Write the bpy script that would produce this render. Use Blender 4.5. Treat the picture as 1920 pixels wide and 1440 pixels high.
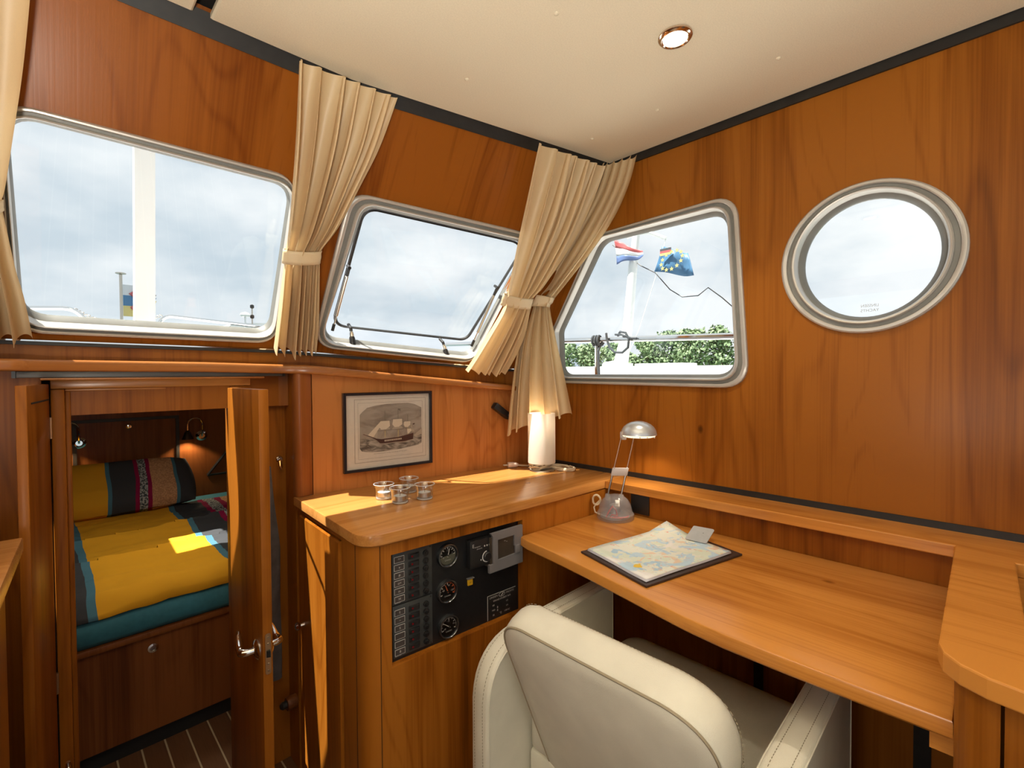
import bpy, bmesh, math, random
from math import sin, cos, pi, radians, sqrt, atan2
from mathutils import Vector as V, Matrix, noise

for o in list(bpy.data.objects):
    bpy.data.objects.remove(o, do_unlink=True)
SC = bpy.context.scene
COL = SC.collection
random.seed(7)

# ------------------------------------------------------------------ camera
EYE = V((0, 0, 1.19))
yaw, pitch, roll, fpx = 0.779617, 0.0205736, -0.0065222, 888.26
_fw = V((sin(yaw), cos(yaw), 0)); _rt = V((cos(yaw), -sin(yaw), 0)); _up = V((0, 0, 1))
_w = _fw * cos(pitch) - _up * sin(pitch); _u2 = _up * cos(pitch) + _fw * sin(pitch)
_r = _rt * cos(roll) + _u2 * sin(roll); _u = -_rt * sin(roll) + _u2 * cos(roll)
cd = bpy.data.cameras.new('camera'); cam = bpy.data.objects.new('camera', cd); COL.objects.link(cam)
cam.matrix_world = Matrix(((_r.x, _u.x, -_w.x, EYE.x), (_r.y, _u.y, -_w.y, EYE.y), (_r.z, _u.z, -_w.z, EYE.z), (0, 0, 0, 1)))
cd.sensor_width = 36.0; cd.lens = fpx / 1920 * 36; cd.clip_start = 0.02; cd.clip_end = 2000
SC.camera = cam

# ------------------------------------------------------------------ sky, sun, exposure
SKY = 0.92
w = bpy.data.worlds.new('sky'); SC.world = w; w.use_nodes = True
nt = w.node_tree; nt.nodes.clear()
def nn(t, kind, **kw):
    n = t.nodes.new(kind)
    for k, v in kw.items():
        setattr(n, k, v)
    return n
tc = nn(nt, 'ShaderNodeTexCoord'); mp = nn(nt, 'ShaderNodeMapping'); mp.inputs['Scale'].default_value = (1.5, 1.5, 3.2)
mp.inputs['Location'].default_value = (3.7, 1.2, 0.4)
nz = nn(nt, 'ShaderNodeTexNoise'); nz.inputs['Scale'].default_value = 2.0; nz.inputs['Detail'].default_value = 5; nz.inputs['Roughness'].default_value = .52
rp = nn(nt, 'ShaderNodeValToRGB')
rp.color_ramp.elements[0].position = .38; rp.color_ramp.elements[0].color = (.61, .70, .775, 1)
rp.color_ramp.elements[1].position = .62; rp.color_ramp.elements[1].color = (.94, .965, .985, 1)
sx = nn(nt, 'ShaderNodeSeparateXYZ'); mr = nn(nt, 'ShaderNodeMapRange')
mr.inputs['From Min'].default_value = -.06; mr.inputs['From Max'].default_value = -.01
mx = nn(nt, 'ShaderNodeMix', data_type='RGBA'); mx.inputs[6].default_value = (.46, .49, .50, 1)
bg = nn(nt, 'ShaderNodeBackground'); bg.inputs['Strength'].default_value = SKY
wo = nn(nt, 'ShaderNodeOutputWorld')
L = nt.links.new
L(tc.outputs['Generated'], mp.inputs['Vector']); L(mp.outputs['Vector'], nz.inputs['Vector']); L(nz.outputs['Fac'], rp.inputs['Fac'])
L(tc.outputs['Generated'], sx.inputs[0]); L(sx.outputs['Z'], mr.inputs['Value']); L(mr.outputs['Result'], mx.inputs[0])
L(rp.outputs['Color'], mx.inputs[7]); L(mx.outputs[2], bg.inputs['Color']); L(bg.outputs[0], wo.inputs[0])

SUN = V((.42, -.165, -1.0))
sd = bpy.data.lights.new('sun', 'SUN'); sd.energy = 12.0; sd.angle = radians(.6); sd.color = (1, .93, .82)
so = bpy.data.objects.new('sun', sd); COL.objects.link(so); so.rotation_euler = SUN.to_track_quat('-Z', 'Y').to_euler(); so.location = (-3, 3, 8)

SC.view_settings.view_transform = 'Standard'; SC.view_settings.look = 'None'
SC.view_settings.gamma = 1; SC.view_settings.use_curve_mapping = False
SC.view_settings.exposure = 0.30
LAMP_W = 9.0          # each ceiling downlight of the wheelhouse
CABIN_FILL_W = 1.4  # added fill lamp in the fore cabin
FILL_GLOBE_S = 15.0          # glow of the unseen globe added as fill light
FILL_UP_W = 31.0       # lamp added unseen behind the viewer to fill the ceiling
SC.cycles.max_bounces = 8; SC.cycles.diffuse_bounces = 5; SC.cycles.transparent_max_bounces = 16
SC.cycles.caustics_reflective = False; SC.cycles.caustics_refractive = False
SC.cycles.use_denoising = True
SC.cycles.sample_clamp_indirect = 6

# ------------------------------------------------------------------ materials
def pbr(name, col, rough=.5, metal=0., spec=.5, coat=0., **kw):
    m = bpy.data.materials.new(name); m.use_nodes = True
    b = m.node_tree.nodes['Principled BSDF']
    b.inputs['Base Color'].default_value = (*col, 1); b.inputs['Roughness'].default_value = rough
    b.inputs['Metallic'].default_value = metal; b.inputs['Specular IOR Level'].default_value = spec
    b.inputs['Coat Weight'].default_value = coat; b.inputs['Coat Roughness'].default_value = .15
    for k, v in kw.items():
        b.inputs[k.replace('_', ' ')].default_value = v
    return m

def mottle(m, scale=30, amt=.12, bump=0., bscale=200):
    """procedural tone variation and fine relief on a principled material"""
    t = m.node_tree; b = t.nodes['Principled BSDF']; c = tuple(b.inputs['Base Color'].default_value)
    co = nn(t, 'ShaderNodeTexCoord'); n = nn(t, 'ShaderNodeTexNoise'); n.inputs['Scale'].default_value = scale; n.inputs['Detail'].default_value = 3
    r = nn(t, 'ShaderNodeValToRGB'); r.color_ramp.elements[0].position = .3; r.color_ramp.elements[1].position = .7
    r.color_ramp.elements[0].color = (*[x * (1 - amt) for x in c[:3]], 1); r.color_ramp.elements[1].color = (*[min(1, x * (1 + amt)) for x in c[:3]], 1)
    t.links.new(co.outputs['Object'], n.inputs['Vector']); t.links.new(n.outputs['Fac'], r.inputs['Fac']); t.links.new(r.outputs['Color'], b.inputs['Base Color'])
    if bump:
        n2 = nn(t, 'ShaderNodeTexNoise'); n2.inputs['Scale'].default_value = bscale; n2.inputs['Detail'].default_value = 2
        bp = nn(t, 'ShaderNodeBump'); bp.inputs['Strength'].default_value = bump; bp.inputs['Distance'].default_value = .002
        t.links.new(co.outputs['Object'], n2.inputs['Vector']); t.links.new(n2.outputs['Fac'], bp.inputs['Height']); t.links.new(bp.outputs['Normal'], b.inputs['Normal'])
    return m

def wood(name, axis, dark, light, rough=.30, figure=1.0, seed=0., width=5.0, flat=None):
    """varnished cherry veneer: long fibres, cathedral growth rings, sheets of slightly different tone, a few knots"""
    m = bpy.data.materials.new(name); m.use_nodes = True; t = m.node_tree; b = t.nodes['Principled BSDF']; K = t.links.new
    co = nn(t, 'ShaderNodeTexCoord'); oi = nn(t, 'ShaderNodeObjectInfo')
    ml = nn(t, 'ShaderNodeMath', operation='MULTIPLY'); ml.inputs[1].default_value = 17.0; K(oi.outputs['Random'], ml.inputs[0])
    ad = nn(t, 'ShaderNodeVectorMath', operation='ADD'); K(co.outputs['Object'], ad.inputs[0]); K(ml.outputs[0], ad.inputs[1])
    ad2 = nn(t, 'ShaderNodeVectorMath', operation='ADD'); K(ad.outputs[0], ad2.inputs[0]); ad2.inputs[1].default_value = (seed, seed * 1.7, seed * .6)
    def stretch(cross, along):
        p = nn(t, 'ShaderNodeMapping'); s = [cross] * 3; s['xyz'.index(axis)] = along
        if flat: s['xyz'.index(flat)] = along
        p.inputs['Scale'].default_value = s; K(ad2.outputs[0], p.inputs['Vector']); return p
    def nz(vec, sc, det, ro=.5):
        n = nn(t, 'ShaderNodeTexNoise'); n.inputs['Scale'].default_value = sc; n.inputs['Detail'].default_value = det; n.inputs['Roughness'].default_value = ro
        K(vec.outputs[0], n.inputs['Vector']); return n
    def M(op, a, bb):
        n = nn(t, 'ShaderNodeMath', operation=op)
        for i, x in enumerate((a, bb)):
            if isinstance(x, (int, float)): n.inputs[i].default_value = x
            elif x is not None: K(x, n.inputs[i])
        return n.outputs[0]
    rings = nz(stretch(width, width * .16), 1.0, 1.2, .4)
    ring = M('SINE', M('MULTIPLY', rings.outputs['Fac'], 95.0), None)
    ring = M('POWER', M('ADD', M('MULTIPLY', ring, .5), .5), 5.0)                # thin dark lines
    fib = nz(stretch(240, 3.5), 1.0, 3)
    tone = nz(stretch(7, .25), 1.0, 2)
    patch = nz(stretch(2.5, 1.6), 1.0, 2)
    streak = nz(stretch(45, 1.0), 1.0, 2)
    v = M('ADD', M('MULTIPLY', tone.outputs['Fac'], .75), M('MULTIPLY', patch.outputs['Fac'], .45))
    v = M('ADD', v, M('MULTIPLY', streak.outputs['Fac'], .35))
    v = M('ADD', v, M('MULTIPLY', fib.outputs['Fac'], .30))
    v = M('SUBTRACT', v, M('MULTIPLY', ring, .10 * figure))
    v = M('ADD', M('MULTIPLY', v, 1.55), -.50)
    # knots
    vo = nn(t, 'ShaderNodeTexVoronoi'); vo.inputs['Scale'].default_value = 1.0; K(stretch(5.5, 3.4).outputs[0], vo.inputs['Vector'])
    kn = nn(t, 'ShaderNodeMapRange'); kn.inputs['From Min'].default_value = .015; kn.inputs['From Max'].default_value = .06; kn.inputs['To Min'].default_value = .55; kn.inputs['To Max'].default_value = 0
    K(vo.outputs['Distance'], kn.inputs['Value'])
    v = M('SUBTRACT', v, kn.outputs['Result'])
    r = nn(t, 'ShaderNodeValToRGB'); e = r.color_ramp.elements
    e[0].position = .30; e[0].color = (*[x * .45 for x in dark], 1); e[1].position = 1.0; e[1].color = (*light, 1)
    e2 = r.color_ramp.elements.new(.62); e2.color = (*dark, 1)
    K(v, r.inputs['Fac']); K(r.outputs['Color'], b.inputs['Base Color'])
    b.inputs['Roughness'].default_value = rough; b.inputs['Specular IOR Level'].default_value = .40 if axis != 'z' else .16
    b.inputs['Coat Weight'].default_value = .15 if axis != 'z' else .05; b.inputs['Coat Roughness'].default_value = .2
    bp = nn(t, 'ShaderNodeBump'); bp.inputs['Strength'].default_value = .12; bp.inputs['Distance'].default_value = .0008
    K(fib.outputs['Fac'], bp.inputs['Height']); K(bp.outputs['Normal'], b.inputs['Normal'])
    return m

CD, CL = (.195, .055, .0038), (.31, .102, .0105)
WZ = wood('cherry_vertical', 'z', CD, CL, rough=.38)
WZC = wood('cherry_cabinet', 'z', (.265, .077, .0060), (.41, .140, .0155), rough=.36, seed=6.3)
WZ2 = wood('cherry_raked_panel', 'z', (.175, .044, .0030), (.27, .080, .0085), seed=3.1, flat='y')
WX = wood('cherry_transverse', 'x', (.37, .145, .028), (.56, .25, .066), rough=.26, figure=.5, seed=1.3)
WY = wood('cherry_fore_and_aft', 'y', (.40, .140, .021), (.61, .255, .050), rough=.26, figure=.6, seed=5.2)
WE = wood('cherry_edging', 'x', (.26, .085, .018), (.40, .15, .038), rough=.26, figure=.25, seed=2.2)
WF = wood('cherry_figured', 'z', (.32, .108, .0240), (.49, .19, .052), figure=.85, seed=8.4, width=8)
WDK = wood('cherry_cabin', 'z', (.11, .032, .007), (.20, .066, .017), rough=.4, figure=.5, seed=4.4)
BLACK = mottle(pbr('black_rubber', (.012, .011, .010), .5), 40, .3)
GAP = pbr('dark_gap', (.006, .005, .004), .8)
ALU = mottle(pbr('satin_aluminium', (.55, .53, .495), .38, .45), 8, .06)
ALUD = mottle(pbr('grey_seal', (.20, .20, .185), .5, .1), 20, .1)
CHROME = pbr('chrome', (.78, .77, .75), .08, 1.0)
STEEL = pbr('brushed_steel', (.55, .50, .43), .28, 1.0)
PLB = pbr('black_plastic', (.014, .014, .015), .38)
PLG = mottle(pbr('charcoal_plate', (.045, .050, .052), .45), 60, .12)
HEADLINER = mottle(pbr('cream_headliner', (.72, .655, .50), .85, spec=.2), 350, .05, .25, 900)
LEATHER = mottle(pbr('cream_leather', (.72, .70, .60), .42, spec=.4), 14, .05, .25, 700)
SEAM = pbr('leather_seam', (.34, .29, .20), .6)
WHITE = pbr('white_gelcoat', (.80, .80, .79), .3)
GREYP = mottle(pbr('grey_plastic', (.17, .165, .175), .5), 30, .06)

def emit(name, col, s):
    m = bpy.data.materials.new(name); m.use_nodes = True; t = m.node_tree; t.nodes.clear()
    e = nn(t, 'ShaderNodeEmission'); e.inputs[0].default_value = (*col, 1); e.inputs[1].default_value = s
    o = nn(t, 'ShaderNodeOutputMaterial'); t.links.new(e.outputs[0], o.inputs[0]); return m

def glass(name, tint=(1, 1, 1), ior=1.45, rough=.01, gain=1.0):
    m = bpy.data.materials.new(name); m.use_nodes = True; t = m.node_tree; t.nodes.clear()
    tr = nn(t, 'ShaderNodeBsdfTransparent'); tr.inputs[0].default_value = (*tint, 1)
    gl = nn(t, 'ShaderNodeBsdfGlossy'); gl.inputs['Roughness'].default_value = rough
    lw_ = nn(t, 'ShaderNodeLayerWeight'); lw_.inputs['Blend'].default_value = .5                     # Schlick reflection, the same from both sides of a thin sheet
    fr = nn(t, 'ShaderNodeMath', operation='POWER'); fr.inputs[1].default_value = 5; t.links.new(lw_.outputs['Facing'], fr.inputs[0])
    f0 = ((ior - 1) / (ior + 1)) ** 2
    f2 = nn(t, 'ShaderNodeMath', operation='MULTIPLY_ADD'); f2.inputs[1].default_value = (1 - f0) * .8; f2.inputs[2].default_value = f0; t.links.new(fr.outputs[0], f2.inputs[0]); fr = f2
    ml = nn(t, 'ShaderNodeMath', operation='MULTIPLY'); ml.inputs[1].default_value = gain; ml.use_clamp = True
    mxs = nn(t, 'ShaderNodeMixShader'); o = nn(t, 'ShaderNodeOutputMaterial')
    t.links.new(fr.outputs[0], ml.inputs[0]); t.links.new(ml.outputs[0], mxs.inputs[0]); t.links.new(tr.outputs[0], mxs.inputs[1]); t.links.new(gl.outputs[0], mxs.inputs[2]); t.links.new(mxs.outputs[0], o.inputs[0])
    return m
PANE = glass('window_glass', (.97, .985, .985), 1.5)
def frosted(name, col, clear, rough=.2):
    m = pbr(name, col, rough); t = m.node_tree; b = t.nodes['Principled BSDF']; o = t.nodes['Material Output']
    tr = nn(t, 'ShaderNodeBsdfTransparent'); mxs = nn(t, 'ShaderNodeMixShader'); mxs.inputs[0].default_value = clear
    t.links.new(b.outputs[0], mxs.inputs[1]); t.links.new(tr.outputs[0], mxs.inputs[2]); t.links.new(mxs.outputs[0], o.inputs[0]); return m
CUPR = frosted('glass_rim', (.85, .87, .88), .35, .05)
CUPG = glass('clear_glass', (.93, .94, .94), 1.75, .03, 2.2)
ACRYL = frosted('clear_plastic', (.50, .48, .48), .62, .15)

def cloth(name, col, trans=.35, amt=.06):
    m = bpy.data.materials.new(name); m.use_nodes = True; t = m.node_tree; t.nodes.clear()
    co = nn(t, 'ShaderNodeTexCoord'); n = nn(t, 'ShaderNodeTexNoise'); n.inputs['Scale'].default_value = 900; n.inputs['Detail'].default_value = 2
    r = nn(t, 'ShaderNodeValToRGB'); r.color_ramp.elements[0].color = (*[x * (1 - amt) for x in col], 1); r.color_ramp.elements[1].color = (*[x * (1 + amt) for x in col], 1)
    d = nn(t, 'ShaderNodeBsdfDiffuse'); tl = nn(t, 'ShaderNodeBsdfTranslucent'); mxs = nn(t, 'ShaderNodeMixShader'); mxs.inputs[0].default_value = trans
    gl = nn(t, 'ShaderNodeBsdfGlossy'); gl.inputs['Roughness'].default_value = .45; m2 = nn(t, 'ShaderNodeMixShader'); m2.inputs[0].default_value = .04
    o = nn(t, 'ShaderNodeOutputMaterial'); K = t.links.new
    K(co.outputs['Object'], n.inputs['Vector']); K(n.outputs['Fac'], r.inputs['Fac']); K(r.outputs['Color'], d.inputs[0]); K(r.outputs['Color'], tl.inputs[0])
    K(d.outputs[0], mxs.inputs[1]); K(tl.outputs[0], mxs.inputs[2]); K(mxs.outputs[0], m2.inputs[1]); K(gl.outputs[0], m2.inputs[2]); K(m2.outputs[0], o.inputs[0])
    return m
CURT = cloth('cream_curtain_cloth', (.80, .62, .37), .30)
CURT2 = cloth('cream_tieback_cloth', (.70, .56, .36), .05)

# ------------------------------------------------------------------ mesh helpers
class MB:
    def __init__(s): s.v = []; s.f = []; s.m = []; s.mats = []
    def mi(s, mat):
        if mat not in s.mats: s.mats.append(mat)
        return s.mats.index(mat)
    def add(s, vs, fs, mat=None):
        k = len(s.v); s.v += [V(x) for x in vs]; i = s.mi(mat) if mat else 0
        s.f += [tuple(k + a for a in f) for f in fs]; s.m += [i] * len(fs); return s
    def addbm(s, bm, M=None, mat=None):
        bm.verts.index_update(); vs = [(M @ x.co if M else x.co.copy()) for x in bm.verts]
        s.add(vs, [tuple(x.index for x in f.verts) for f in bm.faces], mat); bm.free(); return s
    def box(s, c, size, M=None, bev=0., seg=2, mat=None):
        bm = bmesh.new(); bmesh.ops.create_cube(bm, size=1)
        for x in bm.verts: x.co = V((x.co.x * size[0], x.co.y * size[1], x.co.z * size[2]))
        if bev: bmesh.ops.bevel(bm, geom=bm.edges[:], offset=bev, segments=seg, profile=.5, affect='EDGES')
        T = Matrix.Translation(V(c)) @ (M.to_4x4() if M else Matrix())
        return s.addbm(bm, T, mat)
    def span(s, a, b, bev=0., mat=None):
        a, b = V(a), V(b); return s.box((a + b) / 2, [abs(x) for x in (b - a)], None, bev, 2, mat)
    def tube(s, pts, r, n=8, closed=False, mat=None):
        pts = [V(p) for p in pts]; N = len(pts); rs = r if isinstance(r, (list, tuple)) else [r] * N
        k = len(s.v); i0 = s.mi(mat) if mat else 0; prev = None
        for i in range(N):
            if closed: t = pts[(i + 1) % N] - pts[i - 1]
            else: t = pts[min(i + 1, N - 1)] - pts[max(i - 1, 0)]
            t.normalize()
            if prev is None:
                a = t.orthogonal().normalized()
            else:
                a = (prev - t * prev.dot(t))
                a = a.normalized() if a.length > 1e-6 else t.orthogonal().normalized()
            prev = a; bb = t.cross(a)
            for j in range(n):
                an = 2 * pi * j / n; s.v.append(pts[i] + (a * cos(an) + bb * sin(an)) * rs[i])
        M_ = N if closed else N - 1
        for i in range(M_):
            for j in range(n):
                A = k + i * n + j; B = k + i * n + (j + 1) % n; C = k + ((i + 1) % N) * n + (j + 1) % n; D = k + ((i + 1) % N) * n + j
                s.f.append((A, B, C, D)); s.m.append(i0)
        if not closed:
            s.f.append(tuple(k + j for j in reversed(range(n)))); s.m.append(i0)
            s.f.append(tuple(k + (N - 1) * n + j for j in range(n))); s.m.append(i0)
        return s
    def lathe(s, prof, o, n=32, axis=(0, 0, 1), mat=None, cap=True):
        o = V(o); ax = V(axis).normalized(); a = ax.orthogonal().normalized(); bb = ax.cross(a); k = len(s.v); i0 = s.mi(mat) if mat else 0
        for (r, h) in prof:
            for j in range(n):
                an = 2 * pi * j / n; s.v.append(o + ax * h + (a * cos(an) + bb * sin(an)) * r)
        for i in range(len(prof) - 1):
            for j in range(n):
                s.f.append((k + i * n + j, k + i * n + (j + 1) % n, k + (i + 1) * n + (j + 1) % n, k + (i + 1) * n + j)); s.m.append(i0)
        if cap:
            s.f.append(tuple(k + j for j in reversed(range(n)))); s.m.append(i0)
            q = k + (len(prof) - 1) * n; s.f.append(tuple(q + j for j in range(n))); s.m.append(i0)
        return s
    def loops(s, ls, closed=True, mat=None, cap0=False, cap1=False):
        n = len(ls[0]); k = len(s.v); i0 = s.mi(mat) if mat else 0
        for l in ls: s.v += [V(p) for p in l]
        for i in range(len(ls) - 1):
            for j in range(n if closed else n - 1):
                s.f.append((k + i * n + j, k + i * n + (j + 1) % n, k + (i + 1) * n + (j + 1) % n, k + (i + 1) * n + j)); s.m.append(i0)
        if cap0: s.f.append(tuple(k + j for j in reversed(range(n)))); s.m.append(i0)
        if cap1: s.f.append(tuple(k + (len(ls) - 1) * n + j for j in range(n))); s.m.append(i0)
        return s
    def prism(s, poly, z0, z1, ch=0., mat=None):
        """vertical prism over a plan polygon, top and bottom edges eased by ch"""
        p = [V((x, y, 0)) for x, y in poly]
        if area(poly) < 0: p.reverse()
        if ch:
            q = inset([(a.x, a.y) for a in p], ch); q = [V((x, y, 0)) for x, y in q]; q2 = [(a * .3 + b * .7) for a, b in zip(p, q)]
            ls = [[a + V((0, 0, z0)) for a in q], [a + V((0, 0, z0 + ch)) for a in p], [a + V((0, 0, z1 - ch)) for a in p],
                  [a * .7 + b * .3 + V((0, 0, z1 - ch * .3)) for a, b in zip(p, q)], [a + V((0, 0, z1)) for a in q]]
        else: ls = [[a + V((0, 0, z0)) for a in p], [a + V((0, 0, z1)) for a in p]]
        return s.loops(ls, True, mat, True, True)
    def text(s, txt, size, o, U, W, mat=None, align='CENTER', lift=0.):
        cu = bpy.data.curves.new('t', 'FONT'); cu.body = txt; cu.size = size; cu.align_x = align; cu.align_y = 'CENTER'
        ob = bpy.data.objects.new('t', cu); me = ob.to_mesh(); o = V(o); U = V(U); W = V(W); N = U.cross(W).normalized()
        s.add([o + U * x.co.x + W * x.co.y + N * lift for x in me.vertices], [tuple(p.vertices) for p in me.polygons], mat)
        ob.to_mesh_clear(); bpy.data.objects.remove(ob); bpy.data.curves.remove(cu); return s

def area(p): return sum(p[i][0] * p[(i + 1) % len(p)][1] - p[(i + 1) % len(p)][0] * p[i][1] for i in range(len(p))) / 2
def inset(p, d):
    n = len(p); out = []
    for i in range(n):
        a, b, c = V(p[i - 1]), V(p[i]), V(p[(i + 1) % n]); e1 = (b - a); e2 = (c - b)
        if e1.length < 1e-7 or e2.length < 1e-7: out.append(tuple(b)); continue
        e1.normalize(); e2.normalize(); n1 = V((-e1.y, e1.x)); n2 = V((-e2.y, e2.x)); h = n1 + n2
        h = h / max(.35, h.dot(n1)) if h.length > 1e-6 else n1
        out.append(tuple(b + h * d))
    return out
def rpoly(c, r, seg=8):
    """round the corners of a 3-D planar polygon; r = number or one radius per corner"""
    n = len(c); c = [V(x) for x in c]; out = []
    for i in range(n):
        a, b, d = c[i - 1], c[i], c[(i + 1) % n]; rr = r[i] if isinstance(r, (list, tuple)) else r
        e1 = (a - b); e2 = (d - b); l1, l2 = e1.length, e2.length; e1.normalize(); e2.normalize()
        an = e1.angle(e2); t = min(rr / math.tan(an / 2), l1 * .48, l2 * .48); p0 = b + e1 * t; p2 = b + e2 * t
        for k in range(seg + 1):
            u = k / seg; m = b * .08 + (p0 + p2) * .5 * (-.08) + b
            out.append(p0 * (1 - u) ** 2 + m * 2 * u * (1 - u) + p2 * u ** 2)
    return out

def link(name, mb, mat=None, parent=None, ang=35, smooth=True):
    me = bpy.data.meshes.new(name); off = V((0, 0, 0)); p = parent
    while p is not None: off += p.location; p = p.parent
    me.from_pydata([tuple(x - off) for x in mb.v], [], mb.f)
    mats = mb.mats if mb.mats else [mat]
    for m in mats: me.materials.append(m)
    if mb.mats: me.polygons.foreach_set('material_index', mb.m)
    me.validate(); bm = bmesh.new(); bm.from_mesh(me); bmesh.ops.recalc_face_normals(bm, faces=bm.faces[:]); bm.to_mesh(me); bm.free()
    if smooth:
        me.polygons.foreach_set('use_smooth', [True] * len(me.polygons)); me.set_sharp_from_angle(angle=radians(ang))
    o = bpy.data.objects.new(name, me); COL.objects.link(o)
    if parent is not None: o.parent = parent
    return o
def tag(o, label=None, cat=None, group=None, kind=None):
    if label: o['label'] = label
    if cat: o['category'] = cat
    if group: o['group'] = group
    if kind: o['kind'] = kind
    return o
def thing(name, label, cat, loc=(0, 0, 0), group=None):
    o = bpy.data.objects.new(name, None); COL.objects.link(o); o.location = loc; o.empty_display_size = .05
    return tag(o, label, cat, group)
def struct(name, mb, mat=None, parent=None, **kw):
    o = link(name, mb, mat, parent, **kw)
    if parent is None: o['kind'] = 'structure'
    return o
def group_struct(name, loc=(0, 0, 0)):
    o = bpy.data.objects.new(name, None); COL.objects.link(o); o.location = loc; o['kind'] = 'structure'; return o
def dup(root, loc, label=None, group=None):
    r = root.copy(); COL.objects.link(r); r.location = loc
    if label: r['label'] = label
    if group: r['group'] = group
    for ch in list(root.children):
        c = ch.copy(); COL.objects.link(c); c.parent = r
        for g in list(ch.children):
            d = g.copy(); COL.objects.link(d); d.parent = c
    return r

def holed(outer, holes, off, mat=None):
    """thick planar slab (polygon with holes); off = thickness vector"""
    mb = MB(); bm = bmesh.new(); rings = []
    for lp in [outer] + holes:
        vs = [bm.verts.new(V(p)) for p in lp]; rings.append(vs)
        for i in range(len(vs)): bm.edges.new((vs[i], vs[(i + 1) % len(vs)]))
    bmesh.ops.triangle_fill(bm, use_beauty=True, use_dissolve=False, edges=bm.edges[:])
    bm.verts.index_update(); off = V(off)
    vs = [x.co.copy() for x in bm.verts]; fs = [tuple(x.index for x in f.verts) for f in bm.faces]
    n = len(vs); allv = vs + [x + off for x in vs]; allf = fs + [tuple(n + a for a in reversed(f)) for f in fs]
    for rg in rings:
        ids = [x.index for x in rg]
        for i in range(len(ids)): allf.append((ids[i], ids[(i + 1) % len(ids)], n + ids[(i + 1) % len(ids)], n + ids[i]))
    bm.free(); return mb.add(allv, allf, mat)

def lerp(a, b, t): return a + (b - a) * t
def spline(rows, t):
    """Catmull-Rom through rows, t in 0..1"""
    n = len(rows) - 1; x = t * n; i = min(int(x), n - 1); u = x - i
    p0, p1, p2, p3 = rows[max(i - 1, 0)], rows[i], rows[i + 1], rows[min(i + 2, n)]
    return .5 * ((2 * p1) + (p2 - p0) * u + (2 * p0 - 5 * p1 + 4 * p2 - p3) * u * u + (3 * p1 - p0 - 3 * p2 + p3) * u ** 3)

# ------------------------------------------------------------------ surveyed geometry (metres; X starboard, Y forward, Z up)
H0 = 1.937                                  # headliner height
N1 = V((.0313, .8922, .4505)); N2 = V((.1861, .883, .4308))      # outward normals of the raked front panels
P1 = V((.171, 1.174, 1.937)); P2 = V((.686, 1.135, 1.937))
FT, FB = V((.569, 1.1484, 1.96)), V((.4954, 1.5347, 1.2))        # fold between the two raked panels
KT, KB = V((1.455, .9617, 1.96)), V((1.455, 1.3325, 1.2))        # corner with the side wall
XS = 1.455                                  # side wall
CZ, DZ = .83, .73                           # counter and desk heights
def fold(z): return FT.lerp(FB, (1.96 - z) / .76)
def corner(z): return KT.lerp(KB, (1.96 - z) / .76)
def pl1(x, z): return V((x, P1.y - (N1.x * (x - P1.x) + N1.z * (z - P1.z)) / N1.y, z))
def pl2(x, z): return V((x, P2.y - (N2.x * (x - P2.x) + N2.z * (z - P2.z)) / N2.y, z))
WA, WB = V((.572, 1.443, 0)), V((1.3, 1.348, 0))                 # line of the panelled wall behind the counter
WT = (WB - WA).normalized(); WN = V((WT.y, -WT.x, 0))            # WN points into the room
def wl(s, z, out=0.): return WA + WT * s + WN * out + V((0, 0, z))
def face(x): return .977 - .08 * (x - .511)                      # front of the instrument cabinet

# ------------------------------------------------------------------ floor, ceiling, walls
FLOORM = bpy.data.materials.new('teak_and_holly_floor'); FLOORM.use_nodes = True
def floor_mat(m):
    t = m.node_tree; b = t.nodes['Principled BSDF']; K = t.links.new
    co = nn(t, 'ShaderNodeTexCoord'); n = nn(t, 'ShaderNodeTexNoise'); mp_ = nn(t, 'ShaderNodeMapping'); mp_.inputs['Scale'].default_value = (60, 2, 1)
    r = nn(t, 'ShaderNodeValToRGB'); r.color_ramp.elements[0].color = (.10, .045, .02, 1); r.color_ramp.elements[1].color = (.17, .08, .035, 1)
    K(co.outputs['Object'], mp_.inputs[0]); K(mp_.outputs[0], n.inputs[0]); K(n.outputs['Fac'], r.inputs[0]); K(r.outputs[0], b.inputs['Base Color']); b.inputs['Roughness'].default_value = .4
floor_mat(FLOORM)
fl = struct('floor', MB().span((-1.6, -2.6, -.06), (XS, 3.4, -.012)), FLOORM)
HOLLY = pbr('pale_holly_strip', (.50, .40, .25), .45)
fb = bpy.data.meshes.new('floor_plank'); _m = MB().span((-.0275, -2.5, -.012), (.0275, 3.3, 0)); fb.from_pydata([tuple(a) for a in _m.v], [], _m.f); fb.materials.append(FLOORM)
fs = bpy.data.meshes.new('holly_strip'); _m = MB().span((-.0022, -2.5, -.012), (.0022, 3.3, -.0004)); fs.from_pydata([tuple(a) for a in _m.v], [], _m.f); fs.materials.append(HOLLY)
for i in range(48):
    x = -1.45 + i * .06
    p = bpy.data.objects.new('floor_plank', fb); COL.objects.link(p); p.parent = fl; p.location = (x, 0, 0)
    p = bpy.data.objects.new('holly_strip', fs); COL.objects.link(p); p.parent = fl; p.location = (x + .03, 0, 0)

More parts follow.
